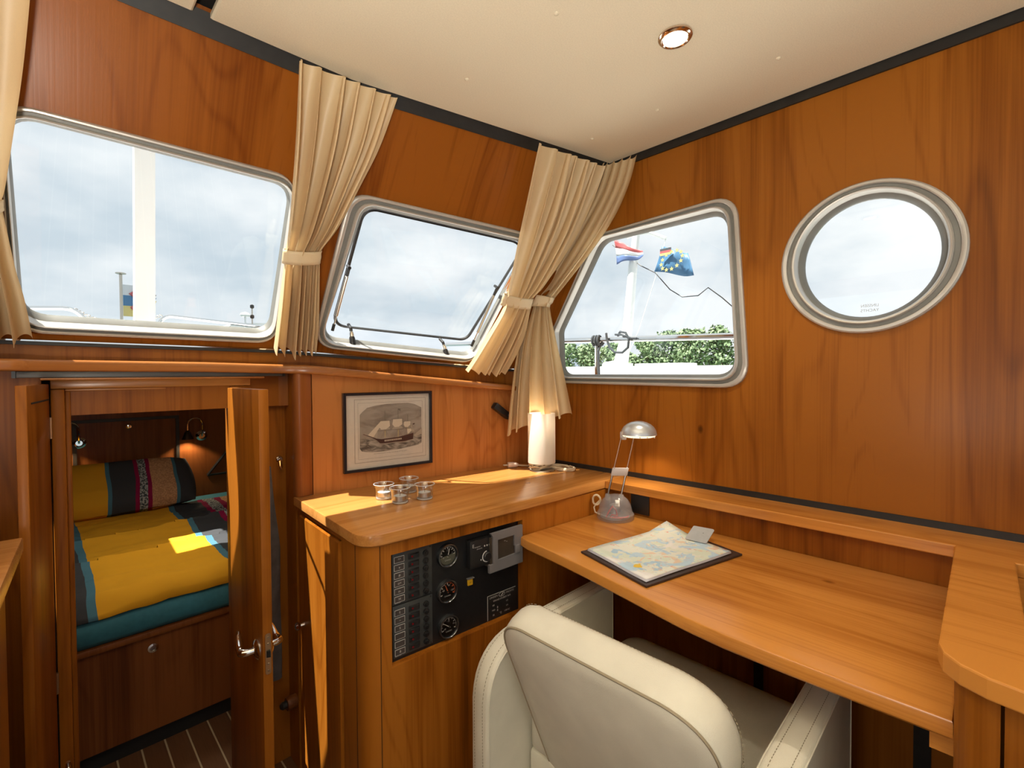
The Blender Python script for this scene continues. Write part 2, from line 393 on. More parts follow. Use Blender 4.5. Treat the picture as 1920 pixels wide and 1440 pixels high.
# headliner: two panels with a narrow dark joint
def front_y(x): return (pl1(x, H0).y if x < .571 else pl2(x, H0).y) - .012
ce = group_struct('ceiling', (0, 0, H0))
def head_panel(x0, x1, name):
    pts = [(x0, -2.6), (x1, -2.6)]; xs = [x for x in (x1, 1.2, .9, .571, .4, .3) if x0 < x <= x1]
    pts += [(x, front_y(x) if x < 1.44 else front_y(1.44)) for x in xs] + [(x0, front_y(x0))]
    return struct(name, MB().prism(pts, H0, H0 + .018, .004), HEADLINER, ce)
head_panel(.263, XS - .006, 'headliner_panel'); head_panel(-1.6, .232, 'headliner_panel')
struct('roof_deck', MB().span((-1.62, -2.62, H0 + .03), (XS + .03, 1.19, H0 + .07)), GAP, ce)
btn = MB().lathe([(.006, 0), (.0055, -.0015), (.003, -.003), (.0006, -.0034)], (0, 0, 0), 14)
b0 = None
for x, y in ((.77, .641), (.776, .941), (1.257, .363), (1.253, .673), (1.254, .9), (.29, .641), (1.25, .06), (.77, .06), (.77, .36)):
    o = struct('headliner_button', MB().add([v + V((x, y, H0)) for v in btn.v], btn.f), HEADLINER, ce)

# openings of the windows
w1o = [(-.0529, 1.2979, 1.7071), (.4791, 1.2789, 1.7078), (.4894, 1.4909, 1.2872), (-.046, 1.5081, 1.2903)]
w1g = [(-.0397, 1.3367, 1.696), (.4762, 1.3204, 1.6925), (.4754, 1.5051, 1.3268), (-.0284, 1.5204, 1.3314)]
w2o = [(.6145, 1.2633, 1.7049), (1.2507, 1.1394, 1.6841), (1.1519, 1.3794, 1.2347), (.5896, 1.4755, 1.2808)]
w2g = [(.6779, 1.2935, 1.6853), (1.2556, 1.1832, 1.6618), (1.1524, 1.3953, 1.2716), (.6276, 1.4858, 1.3129)]
w3o = [(XS, 1.0304, 1.7002), (XS, .5273, 1.716), (XS, .49, 1.1434), (XS, 1.238, 1.1539), (XS, 1.240, 1.3564)]
w3g = [(1.485, 1.008, 1.6750), (1.485, .5691, 1.675), (1.485, .5427, 1.1852), (1.485, 1.200, 1.1883), (1.485, 1.208, 1.3600)]
O1, G1 = rpoly(w1o, .062), rpoly(w1g, .05)
O2, G2 = rpoly(w2o, .075), rpoly(w2g, .05)
O3, G3 = rpoly(w3o, [.085, .085, .085, .06, .05]), rpoly(w3g, [.07, .06, .06, .05, .05])
NC = 72
O4 = [V((XS, .222 + .187 * cos(2 * pi * i / NC), 1.473 + .187 * sin(2 * pi * i / NC))) for i in range(NC)]
G4 = [V((1.485, .222 + .1385 * cos(2 * pi * i / NC), 1.476 + .1465 * sin(2 * pi * i / NC))) for i in range(NC)]
def mid(A, B, t): return [a.lerp(b, t) for a, b in zip(A, B)]
def flat(Lp, p0, n): return [q - n * (q - p0).dot(n) for q in Lp]
hole1, hole2 = flat(mid(O1, G1, .55), P1, N1), flat(mid(O2, G2, .55), P2, N2)
hole3 = [V((XS, q.y, q.z)) for q in mid(O3, G3, .55)]; hole4 = [V((XS, q.y, q.z)) for q in mid(O4, G4, .6)]
TH = .028
struct('wall_front', holed([pl1(-1.6, 1.96), FT, fold(1.262), pl1(-1.6, 1.272)], [hole1], N1 * TH), WZ2, smooth=False)
struct('wall_front_right', holed([FT, KT, corner(1.19), fold(1.262)], [hole2], N2 * TH), WZ2, smooth=False)
struct('wall_right', holed([V((XS, -2.6, 1.96)), KT, corner(1.2), V((XS, 1.36, 1.14)), V((XS, 1.36, 0)), V((XS, -2.6, 0))], [hole3, hole4], (TH, 0, 0)), WZ, smooth=False)
wlft = holed([V((-1.6, -2.6, 0)), V((-1.6, 1.50, 0)), V((-1.6, 1.50, 1.262)), V((-1.6, 1.165, 1.96)), V((-1.6, -2.6, 1.96))],
             [rpoly([(-1.6, y0, .98), (-1.6, y1, .98), (-1.6, y1, 1.80), (-1.6, y0, 1.80)], .06) for y0, y1 in ((-2.5, -1.25), (-1.15, -.1), (0, 1.05))], (-.03, 0, 0))
struct('wall_left', wlft, WZ, smooth=False)
struct('wall_aft', holed([V((-1.6, -2.6, 0)), V((XS, -2.6, 0)), V((XS, -2.6, 1.96)), V((-1.6, -2.6, 1.96))], [[V((-1.3, -2.6, .05)), V((.9, -2.6, .05)), V((.9, -2.6, 1.85)), V((-1.3, -2.6, 1.85))]], (0, -.03, 0)), WZ, smooth=False)

# vertical board between ledge and windows
s1a, s1b = pl1(-1.6, 1.285), fold(1.265); s2b = corner(1.2)
def sill_quad(a, b, name):
    a, b = V(a), V(b); d = (b - a); d.z = 0; n = V((-d.y, d.x, 0)).normalized()
    if n.y < 0: n = -n
    mb = MB(); A = [a, b, V((b.x, b.y, 1.1)), V((a.x, a.y, 1.1))]; mb.loops([A, [q + n * .02 for q in A]], True, None, True, True)
    return struct(name, mb, WZ, smooth=False)
off1 = V((0, .004, 0))
sill_quad(s1a + off1, s1b + off1, 'wall_sill_front'); sill_quad(s1b + off1, s2b + off1, 'wall_sill_right')
def strip(a, b, n, name, lo=-.006, hi=.006):
    a, b = V(a), V(b); mb = MB()
    for c0, c1, mat, dep in ((-.007, .001, BLACK, .010), (.001, .004, CHROME, .012)):
        A = [a + V((0, 0, c0)), b + V((0, 0, c0)), b + V((0, 0, c1)), a + V((0, 0, c1))]
        mb.loops([[q + V((0, .004, 0)) for q in A], [q - n * dep for q in A]], True, mat, True, True)
    return struct(name, mb, None, smooth=False)
h1 = V((0, 1, 0)); h2 = V((N2.x, N2.y, 0)).normalized()
strip(s1a, s1b, h1, 'trim_1'); strip(s1b, s2b, h2, 'trim_2')
# black strips under the ceiling and over the shelf
def bar(a, b, h, d, n, name, mat=BLACK):
    a, b, n = V(a), V(b), V(n); A = [a, b, b + V((0, 0, h)), a + V((0, 0, h))]
    return struct(name, MB().loops([A, [q + n * d for q in A]], True, None, True, True), mat, smooth=False)
def rake_bar(a0, b0, a1, b1, n, name):
    A = [a0, b0, b1, a1]; return struct(name, MB().loops([[q + n * .004 for q in A], [q - n * .005 for q in A]], True, None, True, True), BLACK, smooth=False)
rake_bar(pl1(-1.6, H0 - .024), fold(H0 - .024), pl1(-1.6, H0 + .016), fold(H0 + .016), N1, 'trim_3'); rake_bar(fold(H0 - .024), corner(H0 - .024), fold(H0 + .016), corner(H0 + .016), N2, 'trim_4')
bar((XS, -2.6, H0 - .024), (XS, .975, H0 - .024), .030, .006, (-1, 0, 0), 'trim_5')
bar((XS, -1.5, CZ), (XS, 1.24, CZ), .0165, .004, (-1, 0, 0), 'trim_6')

# ------------------------------------------------------------------ windows
def window(name, O, Gl, n, pane=True):
    g = group_struct(name, tuple(sum(O, V((0, 0, 0))) / len(O)))
    n = V(n)
    def ring(t, h):
        out = []
        for a, b in zip(O, Gl):
            q = a.lerp(b, t); q = q - n * (q - O[0]).dot(n); out.append(q - n * h)      # h > 0 stands proud of the wall
        return out
    struct('frame', MB().loops([ring(0, -.001), ring(.02, .008), ring(.10, .011), ring(.22, .011), ring(.28, .009), ring(.30, .004)]), ALU, g)
    struct('groove', MB().loops([ring(.29, .005), ring(.31, .0035), ring(.50, .0035), ring(.53, .005)]), ALUD, g)
    struct('inner_frame', MB().loops([ring(.50, .003), ring(.52, .010), ring(.58, .013), ring(.66, .012), ring(.72, .006), ring(.73, -.008), ring(.76, -.014)]), ALU, g)
    struct('seal', MB().loops([ring(.74, -.012), ring(.80, -.014), ring(.97, -.027), ring(1.0, -.030), ring(1.0, -.036), ring(.76, -.036)]), ALUD, g)
    if pane:
        struct('glass_pane', MB().loops([ring(1.0 if name != 'window_4' else 1.01, -.030), ring(1.0, -.035)], True, None, True, True), PANE, g, smooth=False)
    return g
win1 = window('window_1', O1, G1, N1); win2 = window('window_2', O2, G2, N2, False)
win3 = window('window_3', O3, G3, (1, 0, 0)); win4 = window('window_4', O4, G4, (1, 0, 0))
# maker's stamp etched on the porthole glass, read from behind
tm = MB(); ETCH = pbr('etched_grey', (.42, .45, .47), .6)
tm.text('LINSSEN', .010, (1.4835, .217, 1.357), (0, 1, 0), (0, 0, 1), None); tm.text('YACHTS', .010, (1.4835, .217, 1.345), (0, 1, 0), (0, 0, 1), None)
struct('etched_stamp', tm, ETCH, win4, smooth=False)
# hinged sash of window 2, pushed open at the bottom
SB0, SB1 = V((.681, 1.536, 1.352)), V((1.152, 1.407, 1.317))
ST0, ST1 = V(w2g[0]) + N2 * .01 - V((0, 0, .004)), V(w2g[1]) + N2 * .01 - V((0, 0, .004))
SN = (SB0 - ST0).cross(ST1 - ST0).normalized()
if SN.y < 0: SN = -SN
SA = rpoly([ST0, ST1, SB1, SB0], .05); sc_ = sum(SA, V((0, 0, 0))) / len(SA)
def sin_(k, h): return [q + (sc_ - q).normalized() * k + SN * h for q in SA]
struct('sash_frame', MB().loops([sin_(0, 0), sin_(-.003, .004), sin_(0, .008), sin_(.007, .008), sin_(.008, 0), sin_(.006, -.003), sin_(0, 0)]), BLACK, win2)
struct('glass_pane', MB().loops([sin_(.004, .003), sin_(.004, .007)], True, None, True, True), PANE, win2, smooth=False)
for a, b in ((V((.652, 1.463, 1.335)), V((.672, 1.386, 1.520))), (V((1.146, 1.372, 1.300)), V((1.188, 1.275, 1.508)))):
    g = struct('gas_strut', MB().tube([a.lerp(b, .22), a.lerp(b, .225), a.lerp(b, .86), a.lerp(b, .87)], [.003, .0052, .0052, .003], 10), STEEL, win2)
    struct('rod', MB().tube([a, a.lerp(b, .23)], .0022, 8), CHROME, g)
    m = MB().tube([a - (b - a) * .02, a.lerp(b, .09)], .0050, 8); m.tube([a.lerp(b, .87), a.lerp(b, .98)], .0052, 8); m.tube([b + N2 * .02, b, b - N2 * .006], .0055, 8)
    struct('bracket', m, PLB, g)
for a, b in ((V((.717, 1.459, 1.288)), V((.712, 1.462, 1.338))), (V((1.052, 1.402, 1.256)), V((1.040, 1.407, 1.303)))):
    d = (b - a).normalized(); m = MB()
    m.tube([a - d * .002, a + d * .006, a + d * .022, a + d * .030, a + d * .034], [.009, .0105, .0095, .007, .004], 12)
    lt = struct('latch', m, PLB, win2)
    struct('latch_barrel', MB().tube([a + d * .026, a + d * .028, a + d * .040, a + d * .046], [.006, .0085, .0078, .005], 12), CHROME, lt)
    struct('latch_hook', MB().tube([a + d * .044, b + d * .004, b + N2 * .03 + d * .006], .0055, 8), PLB, lt)
    for k in (-1, 1): struct('screw', MB().lathe([(.0022, 0), (.0018, .0016)], a - N2 * .0095 + WT * k * .005 - d * .001, 10, -N2), CHROME, lt)

# ------------------------------------------------------------------ ledge under the windows
path = [(-1.59, 1.436, 1.230), (-.050, 1.436, 1.2295), (-.034, 1.440, 1.2295), (-.020, 1.450, 1.2290), (.30, 1.450, 1.2270), (.46, 1.449, 1.2235), (.50, 1.445, 1.2225), (.525, 1.432, 1.2220), (.548, 1.419, 1.2212), (.575, 1.412, 1.2195)]
for k in range(1, 9):
    x = .575 + (1.452 - .575) * k / 8; path.append((x, 1.412 - (x - .575) * .131, 1.2195 - (x - .575) * .0985))
th = [.026 - .004 * max(0, (p[0] - .5)) / .95 for p in path]
def sill_y(x):
    if x < .50: return 1.52
    t = (x - fold(1.265).x) / (1.455 - fold(1.265).x); return fold(1.265).lerp(corner(1.2), t).y + .006
ls = []
for (x, y, z), t in zip(path, th):
    Y2 = sill_y(x) if x > .52 else 1.507
    ls.append([V((x, Y2, z - t)), V((x, y + .004, z - t)), V((x, y + .001, z - t + .002)), V((x, y, z - t + .004)), V((x, y, z - .006)), V((x, y + .002, z - .002)), V((x, y + .006, z)), V((x, Y2, z))])
tag(link('ledge', MB().loops(ls, True, None, True, True), WE, ang=50), 'long curved cherry ledge running below the front windows over the cabin doorway', 'ledge')

# ------------------------------------------------------------------ bulkhead with the cabin doorway
struct('wall_bulkhead', MB().span((-1.59, 1.475, 0), (-.004, 1.495, 1.2035)), WZ)
g = group_struct('trim_7', (.2, 1.51, 0))
struct('jamb', MB().span((.010, 1.500, 0), (.034, 1.56, 1.1625), .003), WZ, g); struct('jamb_stop', MB().span((.0342, 1.514, 0), (.044, 1.56, 1.1565), .002), WZ, g)
struct('jamb', MB().span((.372, 1.500, 0), (.424, 1.56, 1.1625), .003), WZ, g)
struct('lintel', MB().span((.010, 1.500, 1.163), (.424, 1.56, 1.186), .003), WX, g); struct('lintel_stop', MB().span((.0345, 1.514, 1.157), (.3715, 1.559, 1.1628), .002), WX, g)
struct('rebate', MB().span((-.004, 1.515, 0), (.010, 1.56, 1.186)), GAP, g)
struct('head_board', MB().span((-.004, 1.512, 1.186), (.52, 1.56, 1.215)), WX, g)
struct('wall_recess', MB().span((.424, 1.530, 0), (.545, 1.56, 1.205)).span((.527, 1.452, 0), (.547, 1.54, 1.199)), WZ)
pc = V((.527, 1.440)); arc = [(.527, 1.470), (.524, 1.452), (.5255, 1.441), (.531, 1.434), (.541, 1.4315), (.560, 1.4355), (.572, 1.440), (.575, 1.47)]
struct('corner_post', MB().prism(arc, CZ + .001, 1.1985), wood('cherry_post', 'z', (.20, .058, .012), (.30, .098, .024), figure=.2), ang=60)
bpy.data.objects['corner_post'].name = 'trim_8'
struct('wall_panelled', MB().loops([[wl(.004, 0), wl(.89, 0), wl(.89, 1.125), wl(.60, 1.155), wl(.30, 1.180), wl(.004, 1.197)], [wl(.004, 0, -.02), wl(.89, 0, -.02), wl(.89, 1.125, -.02), wl(.60, 1.155, -.02), wl(.30, 1.180, -.02), wl(.004, 1.197, -.02)]], True, None, True, True), WF, smooth=False)

# sliding track below the ledge with a wooden lip
tk = thing('door_track', 'dark grey sliding rail under the ledge above the cabin doorway', 'rail', (.28, 1.47, 1.19))
link('rail', MB().span((-.042, 1.458, 1.1890), (.498, 1.474, 1.2025), .001), mottle(pbr('dark_grey_track', (.06, .058, .055), .4), 30, .1), tk)
for x_ in (-.0455, .5015): link('end_cap', MB().span((x_ - .003, 1.457, 1.1885), (x_ + .003, 1.4745, 1.203)), PLB, tk)
tag(link('pull_lip', MB().span((-.006, 1.452, 1.1830), (.447, 1.500, 1.1885), .0025), WE), 'thin cherry lip of the sliding hatch below the dark rail', 'trim')

# ------------------------------------------------------------------ cabin doors
def lever(parent, o, N, dirv, s=1.0):
    """curved chrome lever: rose, neck, hooked grip"""
    o, N, D = V(o), V(N).normalized(), V(dirv).normalized(); Z = V((0, 0, 1))
    h = link('handle', MB().tube([o + N * .002, o + N * .030 * s, o + N * .040 * s + D * .006 * s, o + N * .044 * s + D * .025 * s - Z * .004, o + N * .042 * s + D * .055 * s - Z * .002, o + N * .038 * s + D * .082 * s + Z * .012, o + N * .036 * s + D * .092 * s + Z * .030 * s, o + N * .036 * s + D * .089 * s + Z * .044 * s],
             [.007, .007, .0075, .0085, .008, .0065, .005, .0035], 12), CHROME, parent)
    link('rose', MB().lathe([(.021, 0), (.021, .003), (.016, .007), (.009, .009)], o, 24, N), CHROME, h)
    return h
HINGE = pbr('hinge_steel', (.62, .58, .50), .35, 1.)
d1 = thing('door_1', 'left cherry cabin door leaf swung open towards the viewer, chrome lever at its bottom', 'door', (.0, 1.36, 0))
# leaf from hinge (.004,1.495) to free edge (-.034,1.225)
da, db = V((.008, 1.496, 0)), V((-.0225, 1.250, 0)); dt = (db - da).normalized(); dn = V((-dt.y, dt.x, 0))
if dn.x < 0: dn = -dn
Mx = Matrix((dt, -dn, V((0, 0, 1)))).transposed()
link('leaf', MB().box((da + db) / 2 - dn * .008 + V((0, 0, .588)), ((db - da).length, .016, 1.174), Mx, .002), WZ, d1)
link('bead', MB().box(da.lerp(db, .45) + dn * .0003 + V((0, 0, 1.140)), (.20, .002, .003), Mx), GAP, d1)
for z in (1.075, .49):
    hg = MB().span((.001, 1.487, z - .022), (.006, 1.500, z + .022)).tube([V((.0085, 1.494, z - .024)), V((.0085, 1.494, z + .024))], .0035, 8)
    link('hinge', hg, HINGE, d1)
lever(d1, da.lerp(db, .80) + dn * .0005 + V((0, 0, .34)), dn, -dt, .8)
d2 = thing('door_2', 'right cherry cabin door leaf standing open at right angles, lock plate in its edge', 'door', (.32, 1.17, 0))
link('leaf', MB().span((.313, 1.058, .01), (.3325, 1.288, 1.162), .0016), WZ, d2)
lp = link('lock_plate', MB().loops([rpoly([(.3175, 1.0575, .566), (.3285, 1.0575, .566), (.3285, 1.0575, .652), (.3175, 1.0575, .652)], .0054, 5), rpoly([(.3175, 1.0563, .566), (.3285, 1.0563, .566), (.3285, 1.0563, .652), (.3175, 1.0563, .652)], .0054, 5)], True, None, True, True), pbr('satin_brass_steel', (.70, .55, .36), .3, 1.), d2)
link('latch_bolt', MB().loops([[V((.3195, 1.0565, .602)), V((.3265, 1.0565, .602)), V((.3265, 1.0565, .617)), V((.3195, 1.0565, .617))], [V((.320, 1.054, .603)), V((.326, 1.051, .603)), V((.326, 1.051, .616)), V((.320, 1.054, .616))]], True, None, True, True), GAP, lp)
for z in (.574, .588, .630, .644): link('screw', MB().lathe([(.0022, 0), (.0018, .001)], (.323, 1.0564, z), 10, (0, -1, 0)), STEEL, lp)
for z in (1.05, .30): link('hinge', MB().tube([(.328, 1.284, z), (.338, 1.30, z), (.400, 1.48, z), (.404, 1.502, z)], .0035, 8), HINGE, d2)  # made-up hinge arms; leaf stands nearer so sun reaches the cabinet side
lever(d2, (.313, 1.090, .610), (-1, 0, 0), (0, 1, 0), .62)
for d_ in (d1, d2):
    d_['kind'] = 'structure'; del d_['category']
lever(d2, (.3325, 1.090, .610), (1, 0, 0), (0, 1, 0), .62)
hk = thing('coat_hook', 'small chrome hook on the recess wall right of the open door', 'hook', (.508, 1.530, .93))
link('plate', MB().lathe([(.010, 0), (.010, .003), (.007, .006)], (.508, 1.530, .935), 18, (0, -1, 0)), CHROME, hk)
link('hook', MB().tube([(.508, 1.527, .935), (.507, 1.510, .930), (.505, 1.500, .915), (.500, 1.492, .912), (.496, 1.488, .922), (.494, 1.486, .938)], [.004, .004, .0038, .0035, .003, .0042], 8), CHROME, hk)
dh = thing('door_holder', 'round wooden door holder low on the recess wall', 'door stop', (.51, 1.50, .21))
link('block', MB().lathe([(.020, 0), (.020, .022), (.018, .028)], (.527, 1.475, .205), 20, (-1, 0, 0)), WDK, dh); link('catch', MB().lathe([(.011, .028), (.011, .040), (.006, .046)], (.527, 1.475, .205), 14, (-1, 0, 0)), PLB, dh)
cm = MB(); rows = []
for i in range(14):
    z = .93 - .62 * i / 13; wdt = .012 + .022 * min(1, i / 5); rows.append([V((.446 + wdt * cos(a) * 1.0, 1.452 + .010 * sin(a) + .004 * sin(3 * a + i), z)) for a in [2 * pi * k / 20 for k in range(20)]])
tag(link('towel', cm.loops(rows, True, None, True, True), mottle(pbr('grey_cloth', (.075, .072, .075), .9), 40, .2), ang=70), 'dark grey cloth hanging behind the open door leaf', 'cloth')

# ------------------------------------------------------------------ fore cabin
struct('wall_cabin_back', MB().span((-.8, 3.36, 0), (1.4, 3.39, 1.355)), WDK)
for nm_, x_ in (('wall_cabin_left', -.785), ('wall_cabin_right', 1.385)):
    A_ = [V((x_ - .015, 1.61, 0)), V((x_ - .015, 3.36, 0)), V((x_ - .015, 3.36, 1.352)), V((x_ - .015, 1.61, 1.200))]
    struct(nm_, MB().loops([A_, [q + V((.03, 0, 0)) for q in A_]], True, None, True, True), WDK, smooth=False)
tr = group_struct('trim_9', (.34, 3.355, .8)); BK = []
for a, b in (((.100, 3.35, .50), (.116, 3.359, .962)), ((.545, 3.35, .50), (.561, 3.359, .962)), ((.116, 3.35, .946), (.545, 3.359, .962))):
    struct('outline_strip', MB().span(a, b), BLACK, tr)
tr2 = group_struct('trim_10', (.8, 3.355, .6))
struct('outline_strip', MB().tube([(.700, 3.356, .588), (.800, 3.356, .715), (.90, 3.356, .84)], .007, 6), BLACK, tr2); struct('outline_strip', MB().tube([(.700, 3.356, .588), (.95, 3.356, .588)], .007, 6), BLACK, tr2)
kb = tag(link('locker_knob', MB().lathe([(.006, 0), (.006, .010), (.014, .014), (.016, .020), (.012, .026), (.003, .028)], (.328, 3.36, .915), 18, (0, -1, 0)), CHROME), 'chrome knob at the top of the outlined cabin hatch', 'knob')

def berth_light(loc, label):
    x, y, z = loc
    t = thing('wall_lamp', label, 'lamp', (x, y, z), None)
    link('wall_plate', MB().lathe([(.030, 0), (.030, .006), (.020, .012), (.014, .022)], (x, y, z), 24, (0, -1, 0)), CHROME, t)
    pts = [(x, y - .02, z), (x, y - .035, z + .02)] + [(x - .038 + .038 * cos(a), y - .04, z + .07 + .040 * sin(a)) for a in [pi * k / 10 for k in range(11)]]
    pts += [(x - .076, y - .04, z + .035)]
    link('gooseneck', MB().tube(pts, .0045, 8), CHROME, t)
    link('shade', MB().lathe([(.006, .04), (.010, .034), (.016, .026), (.022, .008), (.030, -.012), (.029, -.012), (.020, .006), (.008, .030)], (x - .076, y - .04, z), 20, cap=False), pbr('dark_bronze', (.05, .035, .022), .35, .8), t)
    link('bulb', MB().lathe([(.001, .02), (.026, -.009), (.001, -.0105)], (x - .076, y - .04, z), 16), emit('warm_bulb', (1, .62, .22), 1.1), t)
    ld = bpy.data.lights.new('berth_bulb', 'SPOT'); ld.energy = 2.2; ld.spot_size = radians(120); ld.color = (1, .72, .42); ld.shadow_soft_size = .02
    lo = bpy.data.objects.new('berth_bulb', ld); COL.objects.link(lo); lo.location = (x - .076, y - .045, z - .02)
berth_light((.672, 3.36, .832), 'gooseneck reading lamp on the right of the cabin back wall')
berth_light((.125, 3.36, .845), 'gooseneck reading lamp half hidden by the left door jamb')

MATT = mottle(pbr('petrol_blue_cover', (.045, .22, .31), .75), 60, .1, .2, 400)
bd = thing('berth', 'dark cherry cabin berth under the blue mattress', 'bed', (.3, 2.5, 0))
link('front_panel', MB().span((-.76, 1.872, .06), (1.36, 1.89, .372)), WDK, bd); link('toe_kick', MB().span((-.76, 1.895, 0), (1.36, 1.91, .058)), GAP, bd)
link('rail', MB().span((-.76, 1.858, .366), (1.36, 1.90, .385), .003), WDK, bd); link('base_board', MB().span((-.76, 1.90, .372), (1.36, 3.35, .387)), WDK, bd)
link('pull_ring', MB().lathe([(.014, 0), (.014, .003), (.008, .004), (.008, .002)], (.232, 1.872, .325), 18, (0, -1, 0)), CHROME, bd)
mb = MB(); mb.prism([(-.76, 1.850), (1.36, 1.850), (1.36, 3.34), (-.76, 3.34)], .388, .474, .018)
tag(link('mattress', mb, MATT, ang=60), 'petrol blue mattress on the cabin berth', 'mattress')

def stripes(name, stops, scale=40):
    """woven stripes across the cloth's own X axis: list of (start, colour, pattern)"""
    m = bpy.data.materials.new(name); m.use_nodes = True; t = m.node_tree; b = t.nodes['Principled BSDF']; K = t.links.new
    co = nn(t, 'ShaderNodeTexCoord'); sx_ = nn(t, 'ShaderNodeSeparateXYZ'); K(co.outputs['Object'], sx_.inputs[0])
    n = nn(t, 'ShaderNodeTexNoise'); n.inputs['Scale'].default_value = 3; K(co.outputs['Object'], n.inputs['Vector'])
    a = nn(t, 'ShaderNodeMath', operation='MULTIPLY_ADD'); a.inputs[1].default_value = .05; K(n.outputs['Fac'], a.inputs[0]); K(sx_.outputs['X'], a.inputs[2])
    mrr = nn(t, 'ShaderNodeMapRange'); x0, x1 = stops[0][0], stops[-1][0] + .2; mrr.inputs['From Min'].default_value = x0 + .025; mrr.inputs['From Max'].default_value = x1 + .025; K(a.outputs[0], mrr.inputs['Value'])
    def ramp(key):
        r = nn(t, 'ShaderNodeValToRGB'); r.color_ramp.interpolation = 'CONSTANT'; e = r.color_ramp.elements
        while len(e) < len(stops): e.new(.5)
        for el, st in zip(e, stops): el.position = (st[0] - x0) / (x1 - x0); el.color = (*st[key], 1)
        K(mrr.outputs[0], r.inputs[0]); return r
    r1, r2 = ramp(1), ramp(2)
    sp = nn(t, 'ShaderNodeTexNoise'); sp.inputs['Scale'].default_value = 140; sp.inputs['Detail'].default_value = 3; K(co.outputs['Object'], sp.inputs['Vector'])
    cr = nn(t, 'ShaderNodeValToRGB'); cr.color_ramp.elements[0].position = .47; cr.color_ramp.elements[1].position = .53; K(sp.outputs['Fac'], cr.inputs[0])
    mm_ = nn(t, 'ShaderNodeMix', data_type='RGBA'); K(cr.outputs['Color'], mm_.inputs[0]); K(r1.outputs['Color'], mm_.inputs[6]); K(r2.outputs['Color'], mm_.inputs[7]); K(mm_.outputs[2], b.inputs['Base Color'])
    b.inputs['Roughness'].default_value = .9; b.inputs['Specular IOR Level'].default_value = .15
    return m
MU, BL, DKG, MG, SP1, SP2, SA1, SA2 = (.72, .37, .022), (.07, .19, .26), (.050, .055, .062), (.26, .010, .065), (.42, .46, .46), (.05, .07, .08), (.60, .36, .19), (.44, .25, .13)
DU = stripes('duvet_stripes', [(-.75, DKG, DKG), (.072, BL, BL), (.090, MU, MU), (.440, BL, BL), (.462, DKG, DKG), (.575, MG, MG), (.600, SP1, SP2), (.650, MG, MG), (.678, SA1, SA2), (.93, DKG, DKG)])
PI_ = stripes('pillow_stripes', [(-.30, MU, MU), (.212, BL, BL), (.228, DKG, DKG), (.318, MG, MG), (.334, SP1, SP2), (.366, MG, MG), (.382, SA1, SA2), (.476, BL, BL), (.492, DKG, DKG)])
def duvet_z(x, y):
    z = .515
    for f, k in ((2.17 + .10 * (x - .3), .022), (2.52 + .16 * (x - .3), .022)):       # two overlapping folds
        d = y - f; z += k * math.exp(-abs(d) / .06) * (1.2 if d < 0 else -.9) + (.012 if d < 0 else 0)
    z += .008 * noise.noise(V((x * 5, y * 9, 2))) + .0065 * noise.noise(V((x * 8 + 3 * y, y * 26, 5))) + .003 * noise.noise(V((x * 30, y * 55, 1)))
    return z
mb = MB(); nx, ny = 90, 120; g_ = []
xa, xb, ya, yb = -.70, .98, 1.842, 3.03
for j in range(ny + 1):
    row = []
    for i in range(nx + 1):
        x = lerp(xa, xb, i / nx); y = lerp(ya, yb, j / ny) + .02 * noise.noise(V((x * 4, 0, 7)))
        z = duvet_z(x, y); e = min((y - 1.842) / .05, 1); e = max(e, 0); z = .478 + (z - .478) * sqrt(e) + .004 * noise.noise(V((x * 20, y * 10, 3)))
        z = max(z, .4765); row.append(V((x, y, z)))
    g_.append(row)
vs = [p for r_ in g_ for p in r_]; fsq = [(j * (nx + 1) + i, j * (nx + 1) + i + 1, (j + 1) * (nx + 1) + i + 1, (j + 1) * (nx + 1) + i) for j in range(ny) for i in range(nx)]
dv = link('duvet', mb.add(vs, fsq), DU, ang=80); so_ = dv.modifiers.new('s', 'SOLIDIFY'); so_.thickness = .006; so_.offset = -1
tag(dv, 'mustard yellow striped duvet spread over the blue mattress', 'duvet')
# pillow leaning on the back wall
mb = MB(); n1_, n2_ = 40, 24; base, up_ = V((.20, 2.95, .532)), V((0, .26, .20)).normalized(); nrm = V((0, -.61, .79)); ls = []
for sgn in (1, -1):
    for j in range(n2_ + 1):
        for i in range(n1_ + 1):
            u, v = i / n1_ * 2 - 1, j / n2_ * 2 - 1; t = max(0, (1 - u ** 4) * (1 - v ** 4)) ** .45
            q = base + V((u * .38 * (1 - .05 * v * v), 0, 0)) + up_ * (.165 + v * .165 * (1 - .07 * u * u))
            q += nrm * sgn * (.062 * t + .004 * noise.noise(V((u * 7, v * 4, 3)))); ls.append(q)
N_ = (n1_ + 1) * (n2_ + 1); fq = []
for s_ in (0, 1):
    for j in range(n2_):
        for i in range(n1_):
            a = s_ * N_ + j * (n1_ + 1) + i; fq.append((a, a + 1, a + n1_ + 2, a + n1_ + 1))
tag(link('pillow', mb.add(ls, fq), PI_, ang=80), 'striped pillow with mustard, magenta and sand bands against the cabin back wall', 'pillow')

# ------------------------------------------------------------------ side locker at the left edge
lk = thing('side_locker', 'cherry locker top jutting in at the lower left edge', 'cabinet', (-.3, .6, 0))
link('top', MB().prism([(-1.2, 1.150), (-.030, 1.150), (-.0455, .86), (-.075, .30), (-1.2, .30)], .893, .92, .004), WX, lk)
link('body', MB().prism([(-1.2, 1.135), (-.052, 1.135), (-.068, .86), (-.095, .31), (-1.2, .31)], 0, .892), WZ, lk)

